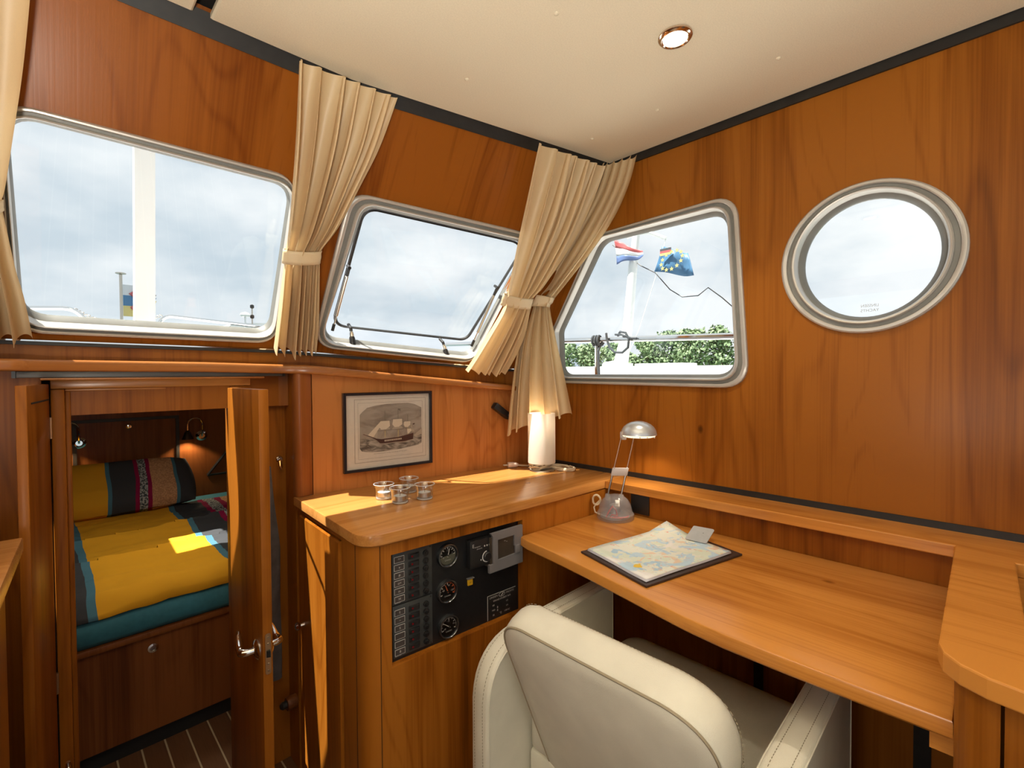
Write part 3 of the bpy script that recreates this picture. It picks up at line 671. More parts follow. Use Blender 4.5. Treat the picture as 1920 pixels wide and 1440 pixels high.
# ------------------------------------------------------------------ instrument cabinet and counter
cb = thing('instrument_cabinet', 'cherry cabinet below the counter with a narrow door and the black instrument panel', 'cabinet', (.9, 1.15, 0))
S0, S1 = V((.532, 1.447, 0)), V((.505, 1.03, 0)); ST_ = (S1 - S0).normalized(); SNn = V((ST_.y, -ST_.x, 0))
if SNn.x > 0: SNn = -SNn
def sd_(s, z, out=0.): return S0 + ST_ * s + SNn * out + V((0, 0, z))
ds0, ds1, dz0, dz1 = .022, .328, .05, .782
link('side_panel', holed([sd_(-.004, 0), sd_(.418, 0), sd_(.418, .8005), sd_(-.004, .8005)], [[sd_(ds0 - .006, dz0), sd_(ds1 + .007, dz0), sd_(ds1 + .007, dz1 + .005), sd_(ds0 - .006, dz1 + .005)]], -SNn * .016), WZC, cb, smooth=False)
link('door_shadow_gap', MB().loops([[sd_(ds0 - .005, dz0, -.012), sd_(ds1 + .006, dz0, -.012), sd_(ds1 + .006, dz1 + .004, -.012), sd_(ds0 - .005, dz1 + .004, -.012)], [sd_(ds0 - .005, dz0, -.015), sd_(ds1 + .006, dz0, -.015), sd_(ds1 + .006, dz1 + .004, -.015), sd_(ds0 - .005, dz1 + .004, -.015)]], True, None, True, True), GAP, cb)
def dl(k, out): return [sd_(ds0 + k, dz0 + k, out), sd_(ds1 - k, dz0 + k, out), sd_(ds1 - k, dz1 - k, out), sd_(ds0 + k, dz1 - k, out)]
dr = link('door', MB().loops([dl(0, -.010), dl(0, .0015), dl(.004, .0045), dl(.012, .0050)], True, None, True, True), WZC, cb, ang=25)
link('knob', MB().lathe([(.007, 0), (.006, .008), (.0055, .012), (.011, .016), (.0125, .021), (.009, .026), (.002, .0275)], sd_(.055, .470, .0035), 18, SNn), CHROME, dr)
cpts = [(.505, 1.030)] + [tuple((1 - u) ** 2 * V((.505, 1.03)) + 2 * u * (1 - u) * V((.501, .980)) + u ** 2 * V((.536, face(.536)))) for u in [k / 8 for k in range(1, 9)]] + [(.54, 1.03)]
link('corner_post', MB().prism(cpts, 0, .8005), WZC, cb, ang=60)
link('seam', MB().box((.505, 1.0305, .40), (.0016, .0012, .80)).box((.5365, face(.5365), .40), (.0012, .0016, .80)), GAP, cb)
def fp(x, z, out=0.): return V((x, face(x), z)) + V((-.0797, -.9968, 0)) * out
link('front_panel', holed([fp(.5375, 0), fp(1.405, 0), fp(1.405, .8005), fp(.5375, .8005)], [[fp(.564, .509), fp(.968, .509), fp(.968, .773), fp(.564, .773)]], (.0016, .0199, 0)), WZC, cb, smooth=False)
link('recess_back', MB().loops([[fp(.560, .505, -.0245), fp(.972, .505, -.0245), fp(.972, .777, -.0245), fp(.560, .777, -.0245)], [fp(.560, .505, -.030), fp(.972, .505, -.030), fp(.972, .777, -.030), fp(.560, .777, -.030)]], True, None, True, True), WZC, cb)
carc = [tuple((1 - u) ** 2 * V((.4945, 1.035)) + 2 * u * (1 - u) * V((.4885, .970)) + u ** 2 * V((.545, .9645))) for u in [k / 10 for k in range(11)]]
ctop = [(.522, 1.455)] + carc + [(.80, .9435), (1.10, .9225), (1.338, .9115), (XS, .9115), (XS, 1.325), (1.30, 1.346), (.574, 1.441), (.540, 1.447)]
tag(link('counter_top', MB().prism(ctop, CZ - .028, CZ, .0035), WX, ang=30), 'cherry counter top carrying the candle glasses and the white table lamp', 'worktop')

# shelf along the side and the raised rim round the aft end
sh = [(1.338, .9105), (1.335, .049), (.840, .046), (.815, .040), (.795, .024), (.782, .000), (.776, -.03), (.774, -.08), (.772, -.70), (XS, -.70), (XS, .9105)]
shp = holed([V((x, y, CZ)) for x, y in sh], [[V((x, y, CZ)) for x, y in rp_] for rp_ in [[(1.290, -.036), (1.10, -.037), (.88, -.040), (.88, -.60), (1.29, -.60)]]], (0, 0, -.027))
so1 = link('shelf_top', shp, WY, smooth=False); bv = so1.modifiers.new('b', 'BEVEL'); bv.width = .0025; bv.segments = 2; bv.angle_limit = radians(40)
tag(so1, 'raised cherry shelf with rounded corner running along the side wall and round the desk end', 'worktop')
tray = thing('inset_tray', 'grey lined tray sunk into the raised shelf at the right edge', 'tray', (1.08, -.3, .6))
link('lining', MB().span((.875, -.62, .72), (1.30, -.030, .735)), GREYP, tray); link('rim', MB().span((.872, -.035, .735), (1.30, -.029, .8025)).span((1.291, -.62, .735), (1.30, -.035, .8025)), WY, tray)
pd = thing('end_pedestal', 'cherry pedestal with a rounded corner post carrying the shelf end', 'cabinet', (1.0, 0, 0))
link('side_panel', MB().span((.84, .012, 0), (1.36, .030, .8025)), WZ, pd)
link('corner_post', MB().prism([(.84, .030), (.82, .029), (.808, .022), (.802, .012), (.8, -.006), (.80, -.012), (.84, -.012)], 0, .8025), WZ, pd, ang=60)
link('front_panel', MB().span((.803, -.68, 0), (.82, -.0155, .8025)), WZ, pd)

# desk
dk = thing('desk', 'cherry desk with a bowed front edge built in under the side window', 'desk', (1.1, .47, .70))
dp = [(1.364, .9075), (.953, .9375), (.940, .895), (.928, .800), (.906, .669), (.884, .565), (.866, .480), (.850, .401), (.842, .330), (.840, .250), (.840, .138), (.842, .0305), (1.364, .0305)]
link('top', MB().prism(dp, DZ - .028, DZ, .0045), WY, dk, ang=30)
link('cleat', MB().span((.86, .0305, .672), (1.33, .055, .7015)), WY, dk)
struct('wall_desk_back', MB().span((1.364, .0305, .715), (1.38, .9075, .803)).span((1.385, .0305, 0), (1.40, .43, .7)).span((1.385, .455, 0), (1.40, .905, .7)), WZ)
struct('trim_11', MB().span((1.386, .428, 0), (1.398, .457, .7)).span((1.375, .085, 0), (1.386, .115, .70)), BLACK)
oc = thing('wall_socket', 'black socket plate on the desk back board behind the desk lamp', 'socket', (1.36, .79, .765))
link('plate', MB().span((1.358, .760, .736), (1.364, .825, .800), .002), PLB, oc)

# ------------------------------------------------------------------ instrument panel
PU, PN = V((.9968, -.0797, 0)), V((-.0797, -.9968, 0)); P0 = fp(.5735, .7675, -.0185)
def pp(u, d, h=0.): return P0 + PU * u - V((0, 0, d)) + PN * h
PM = Matrix((PU, -PN, V((0, 0, 1)))).transposed()
def pbox(mb, u0, u1, d0, d1, h0, h1, bev=0., mat=None): return mb.box(pp((u0 + u1) / 2, (d0 + d1) / 2, (h0 + h1) / 2), (u1 - u0, h1 - h0, d1 - d0), PM, bev, 2, mat)
ip = thing('switchboard', 'black switchboard of switches and round gauges set into the cabinet front', 'control panel', tuple(P0))
link('back_plate', pbox(MB(), -.008, .393, -.004, .259, -.005, 0), mottle(pbr('black_panel', (.010, .011, .013), .42), 60, .2), ip)
LINE = pbr('printed_white', (.55, .54, .53), .6); TILE = mottle(pbr('printed_brown_grey', (.065, .055, .053), .5), 40, .1)
REDL = emit('red_pilot', (.8, .03, .03), .09); YEL = mottle(pbr('yellow_button', (.75, .42, .015), .4), 60, .1)
ICON = ['^^', 'v', '#', 'o=', 'o-', 'H', 'f:', '~', 'fi', '', '', '8']
for blk, (d0, d1) in enumerate(((.001, .1235), (.1265, .2505))):
    sp = link('switch_plate', pbox(MB(), .001, .108, d0, d1, 0, .0025, .0008), PLG, ip)
    for u, d in ((.103, d0 + .004), (.103, d1 - .004)): link('screw', MB().lathe([(.0022, 0), (.0018, .001)], pp(u, d, .0024), 10, PN), PLB, sp)
    bt = MB().text('Bosman', .0050, pp(.014, d1 - .0045, .0027), PU, (0, 0, 1), LINE); link('print', bt, None, sp, smooth=False)
    for k in range(6):
        d = (.0165, .1435)[blk] + .01895 * k; i = blk * 6 + k
        tm = MB(); pbox(tm, .0055, .0320, d - .0075, d + .0075, .0023, .0029, 0, LINE); pbox(tm, .0066, .0309, d - .0064, d + .0064, .0025, .0032, 0, TILE)
        if ICON[i]: tm.text(ICON[i], .0085, pp(.019, d, .0034), PU, (0, 0, 1), LINE)
        link('label_tile', tm, None, sp, smooth=False)
        sm = MB(); pbox(sm, .0425, .0715, d - .0068, d + .0068, .002, .0042, .0008, PLB); sm.loops([[pp(.046, d - .0052, .004), pp(.0685, d - .0052, .004), pp(.0685, d + .0052, .004), pp(.046, d + .0052, .004)], [pp(.047, d - .0047, .0055), pp(.067, d - .0047, .0085), pp(.067, d + .0047, .0085), pp(.047, d + .0047, .0055)]], True, PLB, True, True)
        sw = link('rocker_switch', sm, None, sp)
        link('pilot_light', pbox(MB(), .0495, .0535, d - .0020, d + .0020, .0055, .0068), REDL, sw)
        link('breaker_button', MB().lathe([(.0075, .002), (.0070, .0065), (.0045, .0068), (.0040, .0095), (.001, .0098)], pp(.0895, d + .001, 0), 20, PN), PLB, sp)
DIAL = mottle(pbr('gauge_face', (.014, .015, .016), .5), 30, .1); BEZ = pbr('gunmetal_bezel', (.16, .17, .18), .22, .9); GREEN = pbr('olive_dial_half', (.10, .105, .075), .6); ORG = pbr('orange_needle', (.75, .16, .05), .5)
for gi, (u, d) in enumerate(((.153, .040), (.151, .132), (.154, .224))):
    g_ = link('gauge', MB().lathe([(.0310, 0), (.0310, .006), (.0295, .010), (.0265, .0105), (.0248, .0085), (.0243, .0045)], pp(u, d, 0), 40, PN), BEZ, ip)
    dm = MB(); dm.lathe([(.0244, .0035), (.0244, .0045)], pp(u, d, 0), 40, PN, DIAL)
    if gi == 0:
        half = [pp(u + .0238 * cos(a), d + .0238 * sin(a), .0049) for a in [pi * k / 16 - .12 for k in range(17)]]; dm.add(half, [tuple(range(17))], GREEN)
    def dp_(ang, r): return pp(u + r * cos(ang), d - r * sin(ang), .0052)
    a0, a1 = (pi * .98, pi * .02) if gi == 0 else (pi * 1.12, -pi * .12)
    for k in range(9):
        a = lerp(a0, a1, k / 8); c_ = ORG if (gi == 1 and k > 4) else LINE; r0 = .0165 if k % 2 == 0 else .0185; t_ = .0011 if k % 2 == 0 else .0006
        A, B_ = dp_(a, r0), dp_(a, .0215); s_ = (B_ - A).cross(PN).normalized() * t_; dm.add([A - s_, A + s_, B_ + s_, B_ - s_], [(0, 1, 2, 3)], c_)
    arc_ = [dp_(lerp(a0, a1, k / 24), .0222) for k in range(25)] + [dp_(lerp(a0, a1, k / 24), .0215) for k in reversed(range(25))]
    for k in range(24): dm.add([arc_[k], arc_[k + 1], arc_[48 - k], arc_[49 - k]], [(0, 1, 2, 3)], ORG if gi == 1 and k > 10 else LINE)
    for tx, uu, dd in (((('0', -.013, .004), ('1', .013, -.004), ('1/2', 0, -.013)), (('60', -.012, -.004), ('90', .004, -.014), ('120', .014, 0)), (('10', -.012, .004), ('12', -.001, -.014), ('16', .014, -.004)))[gi]): dm.text(tx, .0062, pp(u + uu, d + dd, .0053), PU, (0, 0, 1), LINE)
    dm.text('Linssen', .0062, pp(u, d + .0115, .0053), PU, (0, 0, 1), LINE)
    link('dial', dm, None, g_, smooth=False)
    an = (pi * .42, pi * .62, pi * .80)[gi]; A, B_ = dp_(an + pi, .004), dp_(an, .0195 if gi else .018)
    link('needle', MB().tube([A + PN * .001, B_ + PN * .001], [.0013, .0006], 6), (LINE, ORG, LINE)[gi], g_); link('needle_hub', MB().lathe([(.0026, .005), (.0022, .0075)], pp(u, d, 0), 14, PN), PLB, g_)
    link('gauge_glass', MB().lathe([(.0246, .0082), (.0246, .0088)], pp(u, d, 0), 32, PN), glass('gauge_glass', (.95, .95, .95), 1.3), g_)
hm = MB(); pbox(hm, .212, .302, .016, .090, 0, .020, .002); ht = link('heater_control', hm, PLB, ip)
for k in range(16): link('cooling_rib', pbox(MB(), .216 + .0053 * k, .2185 + .0053 * k, .0148, .0165, .002, .0195), PLB, ht)
tm = MB(); tm.text('E', .013, pp(.222, .030, .0204), PU, (0, 0, 1), LINE); tm.text('berspächer', .0045, pp(.236, .034, .0204), PU, (0, 0, 1), LINE); tm.text('airtronic', .0052, pp(.242, .040, .0204), PU, (0, 0, 1), LINE)
for u in (.259, .267, .275): pbox(tm, u - .0018, u + .0018, .0345, .0385, .0202, .0208, 0, LINE)
pbox(tm, .245, .2485, .0695, .073, .0202, .0208, 0, LINE); link('print', tm, None, ht, smooth=False)
kn_ = link('dial_knob', MB().lathe([(.0125, .019), (.012, .026), (.0105, .0275), (.001, .028)], pp(.266, .066, 0), 28, PN), PLB, ht)
rm = MB()
for k in range(26):
    a = -.5 + 2 * pi * .83 * k / 26; a2 = a + 2 * pi * .83 / 26 * .86
    rm.add([pp(.266 + r * cos(b), .066 + r * sin(b), .0207) for r, b in ((.0128, a), (.0155, a), (.0155, a2), (.0128, a2))], [(0, 1, 2, 3)])
link('scale_ring', rm, pbr('bright_white_print', (.85, .85, .85), .5), ht, smooth=False)
gm = MB(); gout = [pp(.274, .006, .030), pp(.386, .004, .030), pp(.386, .110, .030), pp(.268, .112, .030), pp(.268, .090, .030), pp(.2805, .089, .030), pp(.2805, .016, .030)]
gh = holed(gout, [[pp(.297, .027, .030), pp(.3555, .026, .030), pp(.3555, .0565, .030), pp(.361, .0565, .030), pp(.361, .078, .030), pp(.3555, .079, .030), pp(.297, .082, .030)]], PN * -.008)
gd = link('display_surround', gh, GREYP, ip, smooth=False); 
sm_ = MB(); pbox(sm_, .274, .372, .018, .100, 0, .0255); link('display_screen', sm_, mottle(pbr('dark_screen', (.055, .042, .032), .3), 30, .2), gd)
bm_ = MB().text('~.,', .012, pp(.327, .036, .0262), PU, (0, 0, 1), LINE); link('print', bm_, None, gd, smooth=False)
link('push_tab', pbox(MB(), .3575, .374, .055, .078, .026, .034, .002), GREYP, gd)
wb = link('warning_button', pbox(MB(), .2145, .2305, .121, .138, 0, .006, .002), YEL, ip); link('print', MB().text('INV', .0045, pp(.2225, .1295, .0063), PU, (0, 0, 1), PLB), None, wb, smooth=False)
link('guard', pbox(MB(), .2125, .2335, .1175, .120, 0, .009, .0005), GREYP, wb)
pq = link('name_plaque', pbox(MB(), .281, .384, .188, .256, 0, .0012), PLB, ip)
tm = MB(); pbox(tm, .281, .382, .1880, .1890, .001, .0018, 0, LINE); pbox(tm, .281, .2825, .188, .256, .001, .0018, 0, LINE)
tm.text('LINSSEN', .0078, pp(.3025, .1955, .0018), PU, (0, 0, 1), LINE); tm.text('YACHTS', .0078, pp(.361, .1955, .0018), PU, (0, 0, 1), LINE)
tm.add([pp(.332 + .0115 * cos(a), .1955 + .0062 * sin(a), .0016) for a in [2 * pi * k / 24 for k in range(24)]], [tuple(range(24))], LINE)
tm.add([pp(.332 + .0100 * cos(a), .1955 + .0050 * sin(a), .0018) for a in [2 * pi * k / 24 for k in range(24)]], [tuple(range(24))], PLB); tm.add([pp(.327, .1985, .002), pp(.336, .1915, .002), pp(.338, .194, .002), pp(.331, .199, .002)], [(0, 1, 2, 3)], LINE)
tm.text('GRAND STURDY 34.9', .0065, pp(.332, .207, .0018), PU, (0, 0, 1), LINE)
for k, (a, b_) in enumerate((('BB', '1:2'), ('MID', '1:4'), ('SB', '1:50 AC'))):
    tm.text(a, .0062, pp(.302, .219 + .0135 * k, .0018), PU, (0, 0, 1), LINE); tm.text(b_, .0062, pp(.350, .219 + .0135 * k, .0018), PU, (0, 0, 1), LINE)
tm.text('8\n8', .008, pp(.316, .232, .0018), PU, (0, 0, 1), LINE); tm.text('*[]', .0065, pp(.327, .246, .0018), PU, (0, 0, 1), LINE)
link('print', tm, None, pq, smooth=False)

# ------------------------------------------------------------------ armchair
ch = thing('armchair', 'cream leather tub armchair pushed under the desk, seen from behind', 'chair', (.9, .49, 0))
def arm(y0, y1):
    prof = rpoly([V((.655, 0, .10)), V((1.135, 0, .10)), V((1.135, 0, .602)), V((.655, 0, .602))], [.03, .03, .035, .15], 10)
    c = V((.9, 0, .35))
    def L_(y, k): return [V((q.x, y, q.z)) + (c - V((q.x, 0, q.z))).normalized() * k for q in prof]
    sg = 1 if y1 > y0 else -1; e = .008 * sg
    p = link('armrest', MB().loops([L_(y0 + e * .1, .10), L_(y0 + e * .05, .012), L_(y0, .006), L_(y0 + e * .5, .0015), L_(y0 + e, 0), L_(lerp(y0, y1, .5), -.003), L_(y1 - e, 0), L_(y1 - e * .5, .0015), L_(y1, .006), L_(y1 - e * .05, .012), L_(y1 - e * .1, .10)], True, None, True, True), LEATHER, ch, ang=60)
    for y, kk in ((y0, -.4), (y1, .4)): link('piping', MB().tube(L_(y, .0065), .0016, 6, True), LEATHER, p)
    for y in (y0 + e * 1.6, y1 - e * 1.6):
        dd = MB(); l_ = L_(y, -.0021); pts = []
        for i in range(len(l_)):
            a, b = l_[i], l_[(i + 1) % len(l_)]; nst = max(1, int((b - a).length / .007))
            for q in range(nst):
                A, B_ = a.lerp(b, (q + .2) / nst), a.lerp(b, (q + .75) / nst)
                if A.z > .25: dd.tube([A, B_], .0006, 3)
        link('stitching', dd, SEAM, p)['kind'] = 'stuff'
    return p
arm(.745, .797); arm(.190, .242)
# backrest: a slab leaning back, its rear face edged with piping
BT, BB_ = V((.690, 0, .703)), V((.835, 0, .30)); BU = (BT - BB_).normalized(); BN = V((-BU.z, 0, BU.x))          # BN points to the back (-X)
if BN.x > 0: BN = -BN
bl = (BT - BB_).length; yc, hw = .487, .232
bprof = rpoly([BB_ + V((0, yc + hw - .035, 0)), BB_ + V((0, yc - hw + .035, 0)), BT + V((0, yc - hw, 0)), BT + V((0, yc + hw, 0))], [.05, .05, .105, .085], 12)
bc = (BB_ + BT) / 2 + V((0, yc, 0))
def bL(h, k, bul=0.): return [q + (bc - q).normalized() * k + BN * h for q in bprof]
def bS(h, s_): return [bc + (q - bc) * s_ + BN * h for q in bprof]
bk = link('backrest', MB().loops([bS(-.044, .2), bS(-.043, .6), bS(-.040, .9), bL(-.036, .008), bL(-.028, .001), bL(-.015, -.003), bL(.012, -.003), bL(.028, 0), bL(.036, .005), bL(.039, .009), bS(.043, .85), bS(.050, .5), bS(.051, .2)], True, None, True, True), LEATHER, ch, ang=70)
link('piping', MB().tube(bL(.037, .0045), .0024, 6, True), SEAM, bk)
dd = MB(); l_ = bL(-.030, -.0005)
for i in range(len(l_)):
    a, b = l_[i], l_[(i + 1) % len(l_)]; nst = max(1, int((b - a).length / .007))
    for q in range(nst):
        A, B_ = a.lerp(b, (q + .2) / nst), a.lerp(b, (q + .75) / nst); dd.tube([A, B_], .0007, 3)
link('stitching', dd, SEAM, bk)['kind'] = 'stuff'
sp_ = rpoly([V((.78, .247, 0)), V((1.215, .247, 0)), V((1.215, .740, 0)), V((.78, .740, 0))], [.02, .06, .06, .02], 10); scn = V((1.0, .49, 0))
def sL(z, k): return [q + (scn - q).normalized() * k + V((0, 0, z)) for q in sp_]
link('seat', MB().loops([sL(.33, .01), sL(.34, 0), sL(.405, 0), sL(.425, .008), sL(.436, .022), sL(.442, .06), sL(.446, .14), sL(.447, .2)], True, None, True, True), LEATHER, ch, ang=70)
link('seat_base', MB().span((.78, .246, .14), (1.13, .741, .33), .01), LEATHER, ch)
for x in (.72, 1.08):
    for y in (.216, .771): link('foot', MB().lathe([(.018, 0), (.022, .10)], (x, y, 0), 14), PLB, ch)

# ------------------------------------------------------------------ things on the counter
WAX = pbr('white_wax', (.86, .84, .80), .5, Subsurface_Weight=.2); TIN = pbr('tealight_tin', (.70, .68, .66), .35, .9)
def candle(loc, label):
    x, y = loc; o = (x, y, CZ)
    t = thing('tealight_glass', label, 'candle holder', o, 'glass tealight holders on the counter')
    link('cup', MB().lathe([(.001, .0002), (.0215, .0002), (.0232, .002), (.0236, .010), (.0240, .020), (.0252, .032), (.0282, .0405), (.0292, .0430), (.0285, .0433), (.0268, .0405), (.0235, .032), (.0222, .020), (.0218, .0085), (.020, .0068), (.001, .0066)], o, 40, cap=False), CUPG, t)
    link('rim', MB().tube([(x + .0288 * cos(a), y + .0288 * sin(a), CZ + .0432) for a in [2 * pi * k / 32 for k in range(32)]], .0009, 6, True), CUPR, t)
    link('base', MB().lathe([(.001, .0005), (.0214, .0005), (.0228, .0025), (.0226, .0055), (.001, .006)], o, 32, cap=False), CUPR, t)
    c = link('candle', MB().lathe([(.0185, .0070), (.0188, .0200), (.0183, .0204), (.0180, .0192), (.0005, .0188)], o, 28, cap=False), TIN, t)
    link('wax', MB().lathe([(.0179, .0180), (.0178, .0196), (.004, .0190), (.0005, .0193)], o, 24), WAX, c)
    link('wick', MB().tube([(x, y, CZ + .018), (x + .0005, y, CZ + .024), (x + .002, y + .001, CZ + .0275)], .0008, 6), pbr('burnt_wick', (.02, .018, .016), .9), c); return t
candle((.700, 1.243), 'clear tealight glass, leftmost of the four on the counter'); candle((.709, 1.170), 'clear tealight glass nearest the counter front edge')
candle((.793, 1.256), 'clear tealight glass at the back of the four, nearest the panelled wall'); candle((.781, 1.154), 'clear tealight glass, rightmost of the four on the counter')

# white table lamp
lx, ly = 1.318, 1.178
tl = thing('table_lamp', 'small table lamp with a white cylinder shade and round steel foot', 'lamp', (lx, ly, CZ))
link('foot', MB().lathe([(.046, 0), (.047, .002), (.046, .005), (.012, .0065)], (lx, ly, CZ), 40), STEEL, tl); link('stem', MB().lathe([(.0065, .005), (.0065, .045)], (lx, ly, CZ), 16), STEEL, tl)
SHD = cloth('white_shade', (.84, .80, .74), .35, .01)
link('lamp_shade', MB().lathe([(.0505, .030), (.051, .032), (.051, .213), (.0505, .2145), (.0492, .2145), (.0492, .030), (.0505, .030)], (lx, ly, CZ), 56, cap=False), SHD, tl)
link('lamp_holder', MB().lathe([(.014, .045), (.016, .075), (.013, .095)], (lx, ly, CZ), 16), WAX, tl); link('bulb', MB().lathe([(.011, .095), (.021, .125), (.020, .140), (.010, .155), (.001, .158)], (lx, ly, CZ), 18), WAX, tl)
CAB = pbr('beige_cable', (.60, .50, .36), .5)
pts = []
for k in range(200):
    a = 2 * pi * k / 40; r = 1 + .10 * sin(k * .37); pts.append((1.352 + r * .062 * cos(a) + .004 * sin(k), 1.215 + r * .045 * sin(a + .5) - .006 * (k % 40) / 40, CZ + .004 + .0035 * (k // 40) + .002 * sin(k * .9)))
pts = [(1.300, 1.285, CZ + .008), (1.318, 1.270, CZ + .006), (1.335, 1.262, CZ + .004)] + pts
cbl = thing('lamp_cable', 'coiled beige cable with a plug behind the white table lamp', 'cable', (1.35, 1.21, CZ))
link('coil', MB().tube(pts, .0032, 6), CAB, cbl)
pts2 = [(1.385 + .030 * cos(2 * pi * k / 30) + .002 * sin(k), 1.135 + .055 * sin(2 * pi * k / 30), CZ + .004 + .003 * (k // 30)) for k in range(90)]
link('coil', MB().tube(pts2, .0032, 6), CAB, cbl)
pa, pb_ = V((1.262, 1.303, CZ + .011)), V((1.300, 1.284, CZ + .010)); pl = MB().tube([pa, pa.lerp(pb_, .1), pa.lerp(pb_, .75), pb_], [.010, .0115, .0105, .005], 12)
pgm = link('plug', pl, pbr('clear_beige_plug', (.55, .42, .36), .3), cbl)
for k in (-1, 1):
    q = pa + V((.002, .004, 0)) * k; link('pin', MB().tube([q, q - (pb_ - pa).normalized() * .017], .0022, 8), STEEL, pgm)

bl_ = bpy.data.lights.new('table_lamp_bulb', 'POINT'); bl_.energy = .35; bl_.shadow_soft_size = .02; bl_.color = (1, .80, .55)
bo_ = bpy.data.objects.new('table_lamp_bulb', bl_); COL.objects.link(bo_); bo_.location = (lx, ly, CZ + .185)

# desk lamp with telescopic arms
dx, dy = 1.288, .838
dl_ = thing('desk_lamp', 'small desk lamp with domed clear base, twin telescopic arms and silver head', 'lamp', (dx, dy, DZ))
link('base_rim', MB().lathe([(.0575, 0), (.0585, .003), (.0580, .016), (.0555, .019), (.0535, .0195)], (dx, dy, DZ), 48), ACRYL, dl_)
DOME = frosted('smoky_clear_plastic', (.36, .35, .37), .58, .14)
link('dome', MB().lathe([(.0530, .019), (.0520, .030), (.0475, .046), (.0390, .060), (.0270, .070), (.0130, .0750), (.0010, .0762)], (dx, dy, DZ), 48, cap=False), DOME, dl_)
link('weight', MB().lathe([(.046, .003), (.046, .010), (.020, .014), (.018, .040), (.004, .046)], (dx + .004, dy + .004, DZ), 24), pbr('grey_metal', (.35, .34, .35), .4, .6), dl_)
RED = pbr('red_wire', (.75, .05, .06), .4); wm = MB()
vd = V((-dx, -dy, 0)).normalized(); vs_ = V((vd.y, -vd.x, 0))
if vs_.dot(_rt) < 0: vs_ = -vs_
def dq(s_, f, z): return V((dx, dy, DZ + z)) + vs_ * s_ + vd * f
wm.tube([dq(-.028, .030, .010), dq(-.02, .032, .028), dq(-.008, .030, .046), dq(.002, .032, .034), dq(.006, .034, .016), dq(-.012, .036, .010)], .0022, 6); wm.tube([dq(-.010, .036, .008), dq(.012, .037, .012), dq(.034, .030, .013), dq(.040, .020, .014)], .0026, 6); wm.tube([dq(-.018, .034, .007), dq(-.01, .036, .020), dq(.004, .036, .018), dq(.018, .036, .009)], .002, 6)
link('wiring', wm, RED, dl_)
sw = link('switch', MB().box(dq(.006, .035, .0555), (.014, .010, .021), Matrix((vs_, -vd, V((0, 0, 1)))).transposed() @ Matrix.Rotation(-.55, 3, 'X'), .0015), pbr('ivory_switch', (.72, .70, .66), .4), dl_)
link('rocker', MB().box(dq(.006, .0385, .0600), (.010, .006, .009), Matrix((vs_, -vd, V((0, 0, 1)))).transposed() @ Matrix.Rotation(-.55, 3, 'X'), .001), WAX, sw)
AP = ((dq(-.026, .006, .064), V((1.303, .826, .985))), (dq(.016, .004, .064), V((1.330, .797, .985))))
COPPER = pbr('warm_steel_rod', (.26, .15, .10), .3, .9); DARKST = pbr('dark_steel_rod', (.22, .19, .17), .25, .9)
ends = []
for a, b in AP:
    d = b - a; link('arm_socket', MB().lathe([(.0075, -.006), (.0075, .012), (.0062, .014)], a, 14, d), ACRYL, dl_)
    lo_ = link('arm', MB().tube([a, a.lerp(b, .50)], .0032, 10), DARKST, dl_); link('upper_rod', MB().tube([a.lerp(b, .48), b], .0024, 10), COPPER, lo_); link('collar', MB().lathe([(.0038, 0), (.0038, .006)], a.lerp(b, .485), 12, d), CHROME, lo_)
m0, m1 = AP[0][0].lerp(AP[0][1], .44), AP[1][0].lerp(AP[1][1], .44); md = (m1 - m0).normalized(); mu = (AP[0][1] - AP[0][0]).normalized(); mn = md.cross(mu).normalized()
BRIDGE = pbr('frosted_plastic', (.52, .47, .46), .35)
link('bridge', MB().box((m0 + m1) / 2, ((m1 - m0).length + .010, .026, .007), Matrix((md, mu, mn)).transposed(), .002), BRIDGE, dl_)
hc = V((1.342, .786, .995)); hm = MB(); hv = vs_; SIL = pbr('silver_plastic', (.62, .65, .68), .3, .6)
# head: half dome, elongated across the view, open below
def hd(r, z): return [hc + vs_ * (r * 1.0 * cos(a) * .056) + vd * (r * sin(a) * .042) + V((0, 0, z * .044 - .005 * cos(a) * 0)) for a in [2 * pi * k / 36 for k in range(36)]]
link('head', MB().loops([hd(.93, 0), hd(1.0, 0), hd(.99, .12), hd(.94, .36), hd(.83, .58), hd(.66, .77), hd(.44, .91), hd(.2, .985), hd(.03, 1.0)], True, None, False, True), SIL, dl_, ang=60)
link('head_hinge', MB().box(hc - vs_ * .048 - V((0, 0, .004)), (.020, .018, .026), Matrix((vs_, -vd, V((0, 0, 1)))).transposed(), .004), BRIDGE, dl_)
link('reflector', MB().loops([hd(.93, -.02), hd(.90, -.10), hd(.70, -.18), hd(.3, -.22)], True, None, True, True), emit('lit_reflector', (1, .80, .52), 1.35), dl_)
bl_ = bpy.data.lights.new('desk_lamp_bulb', 'SPOT'); bl_.energy = 1.3; bl_.spot_size = radians(130); bl_.spot_blend = .5; bl_.shadow_soft_size = .02; bl_.color = (1, .84, .62)
bo_ = bpy.data.objects.new('desk_lamp_bulb', bl_); COL.objects.link(bo_); bo_.location = hc - V((0, 0, .016))
for k in range(5): link('rivet', MB().lathe([(.0022, -.001), (.0022, .004)], hc + vs_ * (-.042 + .022 * k) + vd * (.036 - .006 * abs(k - 2)) - V((0, 0, .004)), 8, vd), STEEL, dl_)
pts = [dq(-.060 + .012 * cos(a) * (1 + .1 * sin(a * 3.1)), -.020 + .004 * sin(a * .6), .050 + .016 * sin(a)) for a in [2 * pi * k / 14 for k in range(60)]]
dcb = thing('desk_lamp_cable', 'bundled beige cable behind the desk lamp base', 'cable', (1.24, .87, DZ))
link('bundle', MB().tube([dq(-.050, -.01, .006), dq(-.064, -.01, .012), dq(-.068, -.015, .026), dq(-.060, -.02, .038)] + pts, .0026, 6), CAB, dcb)

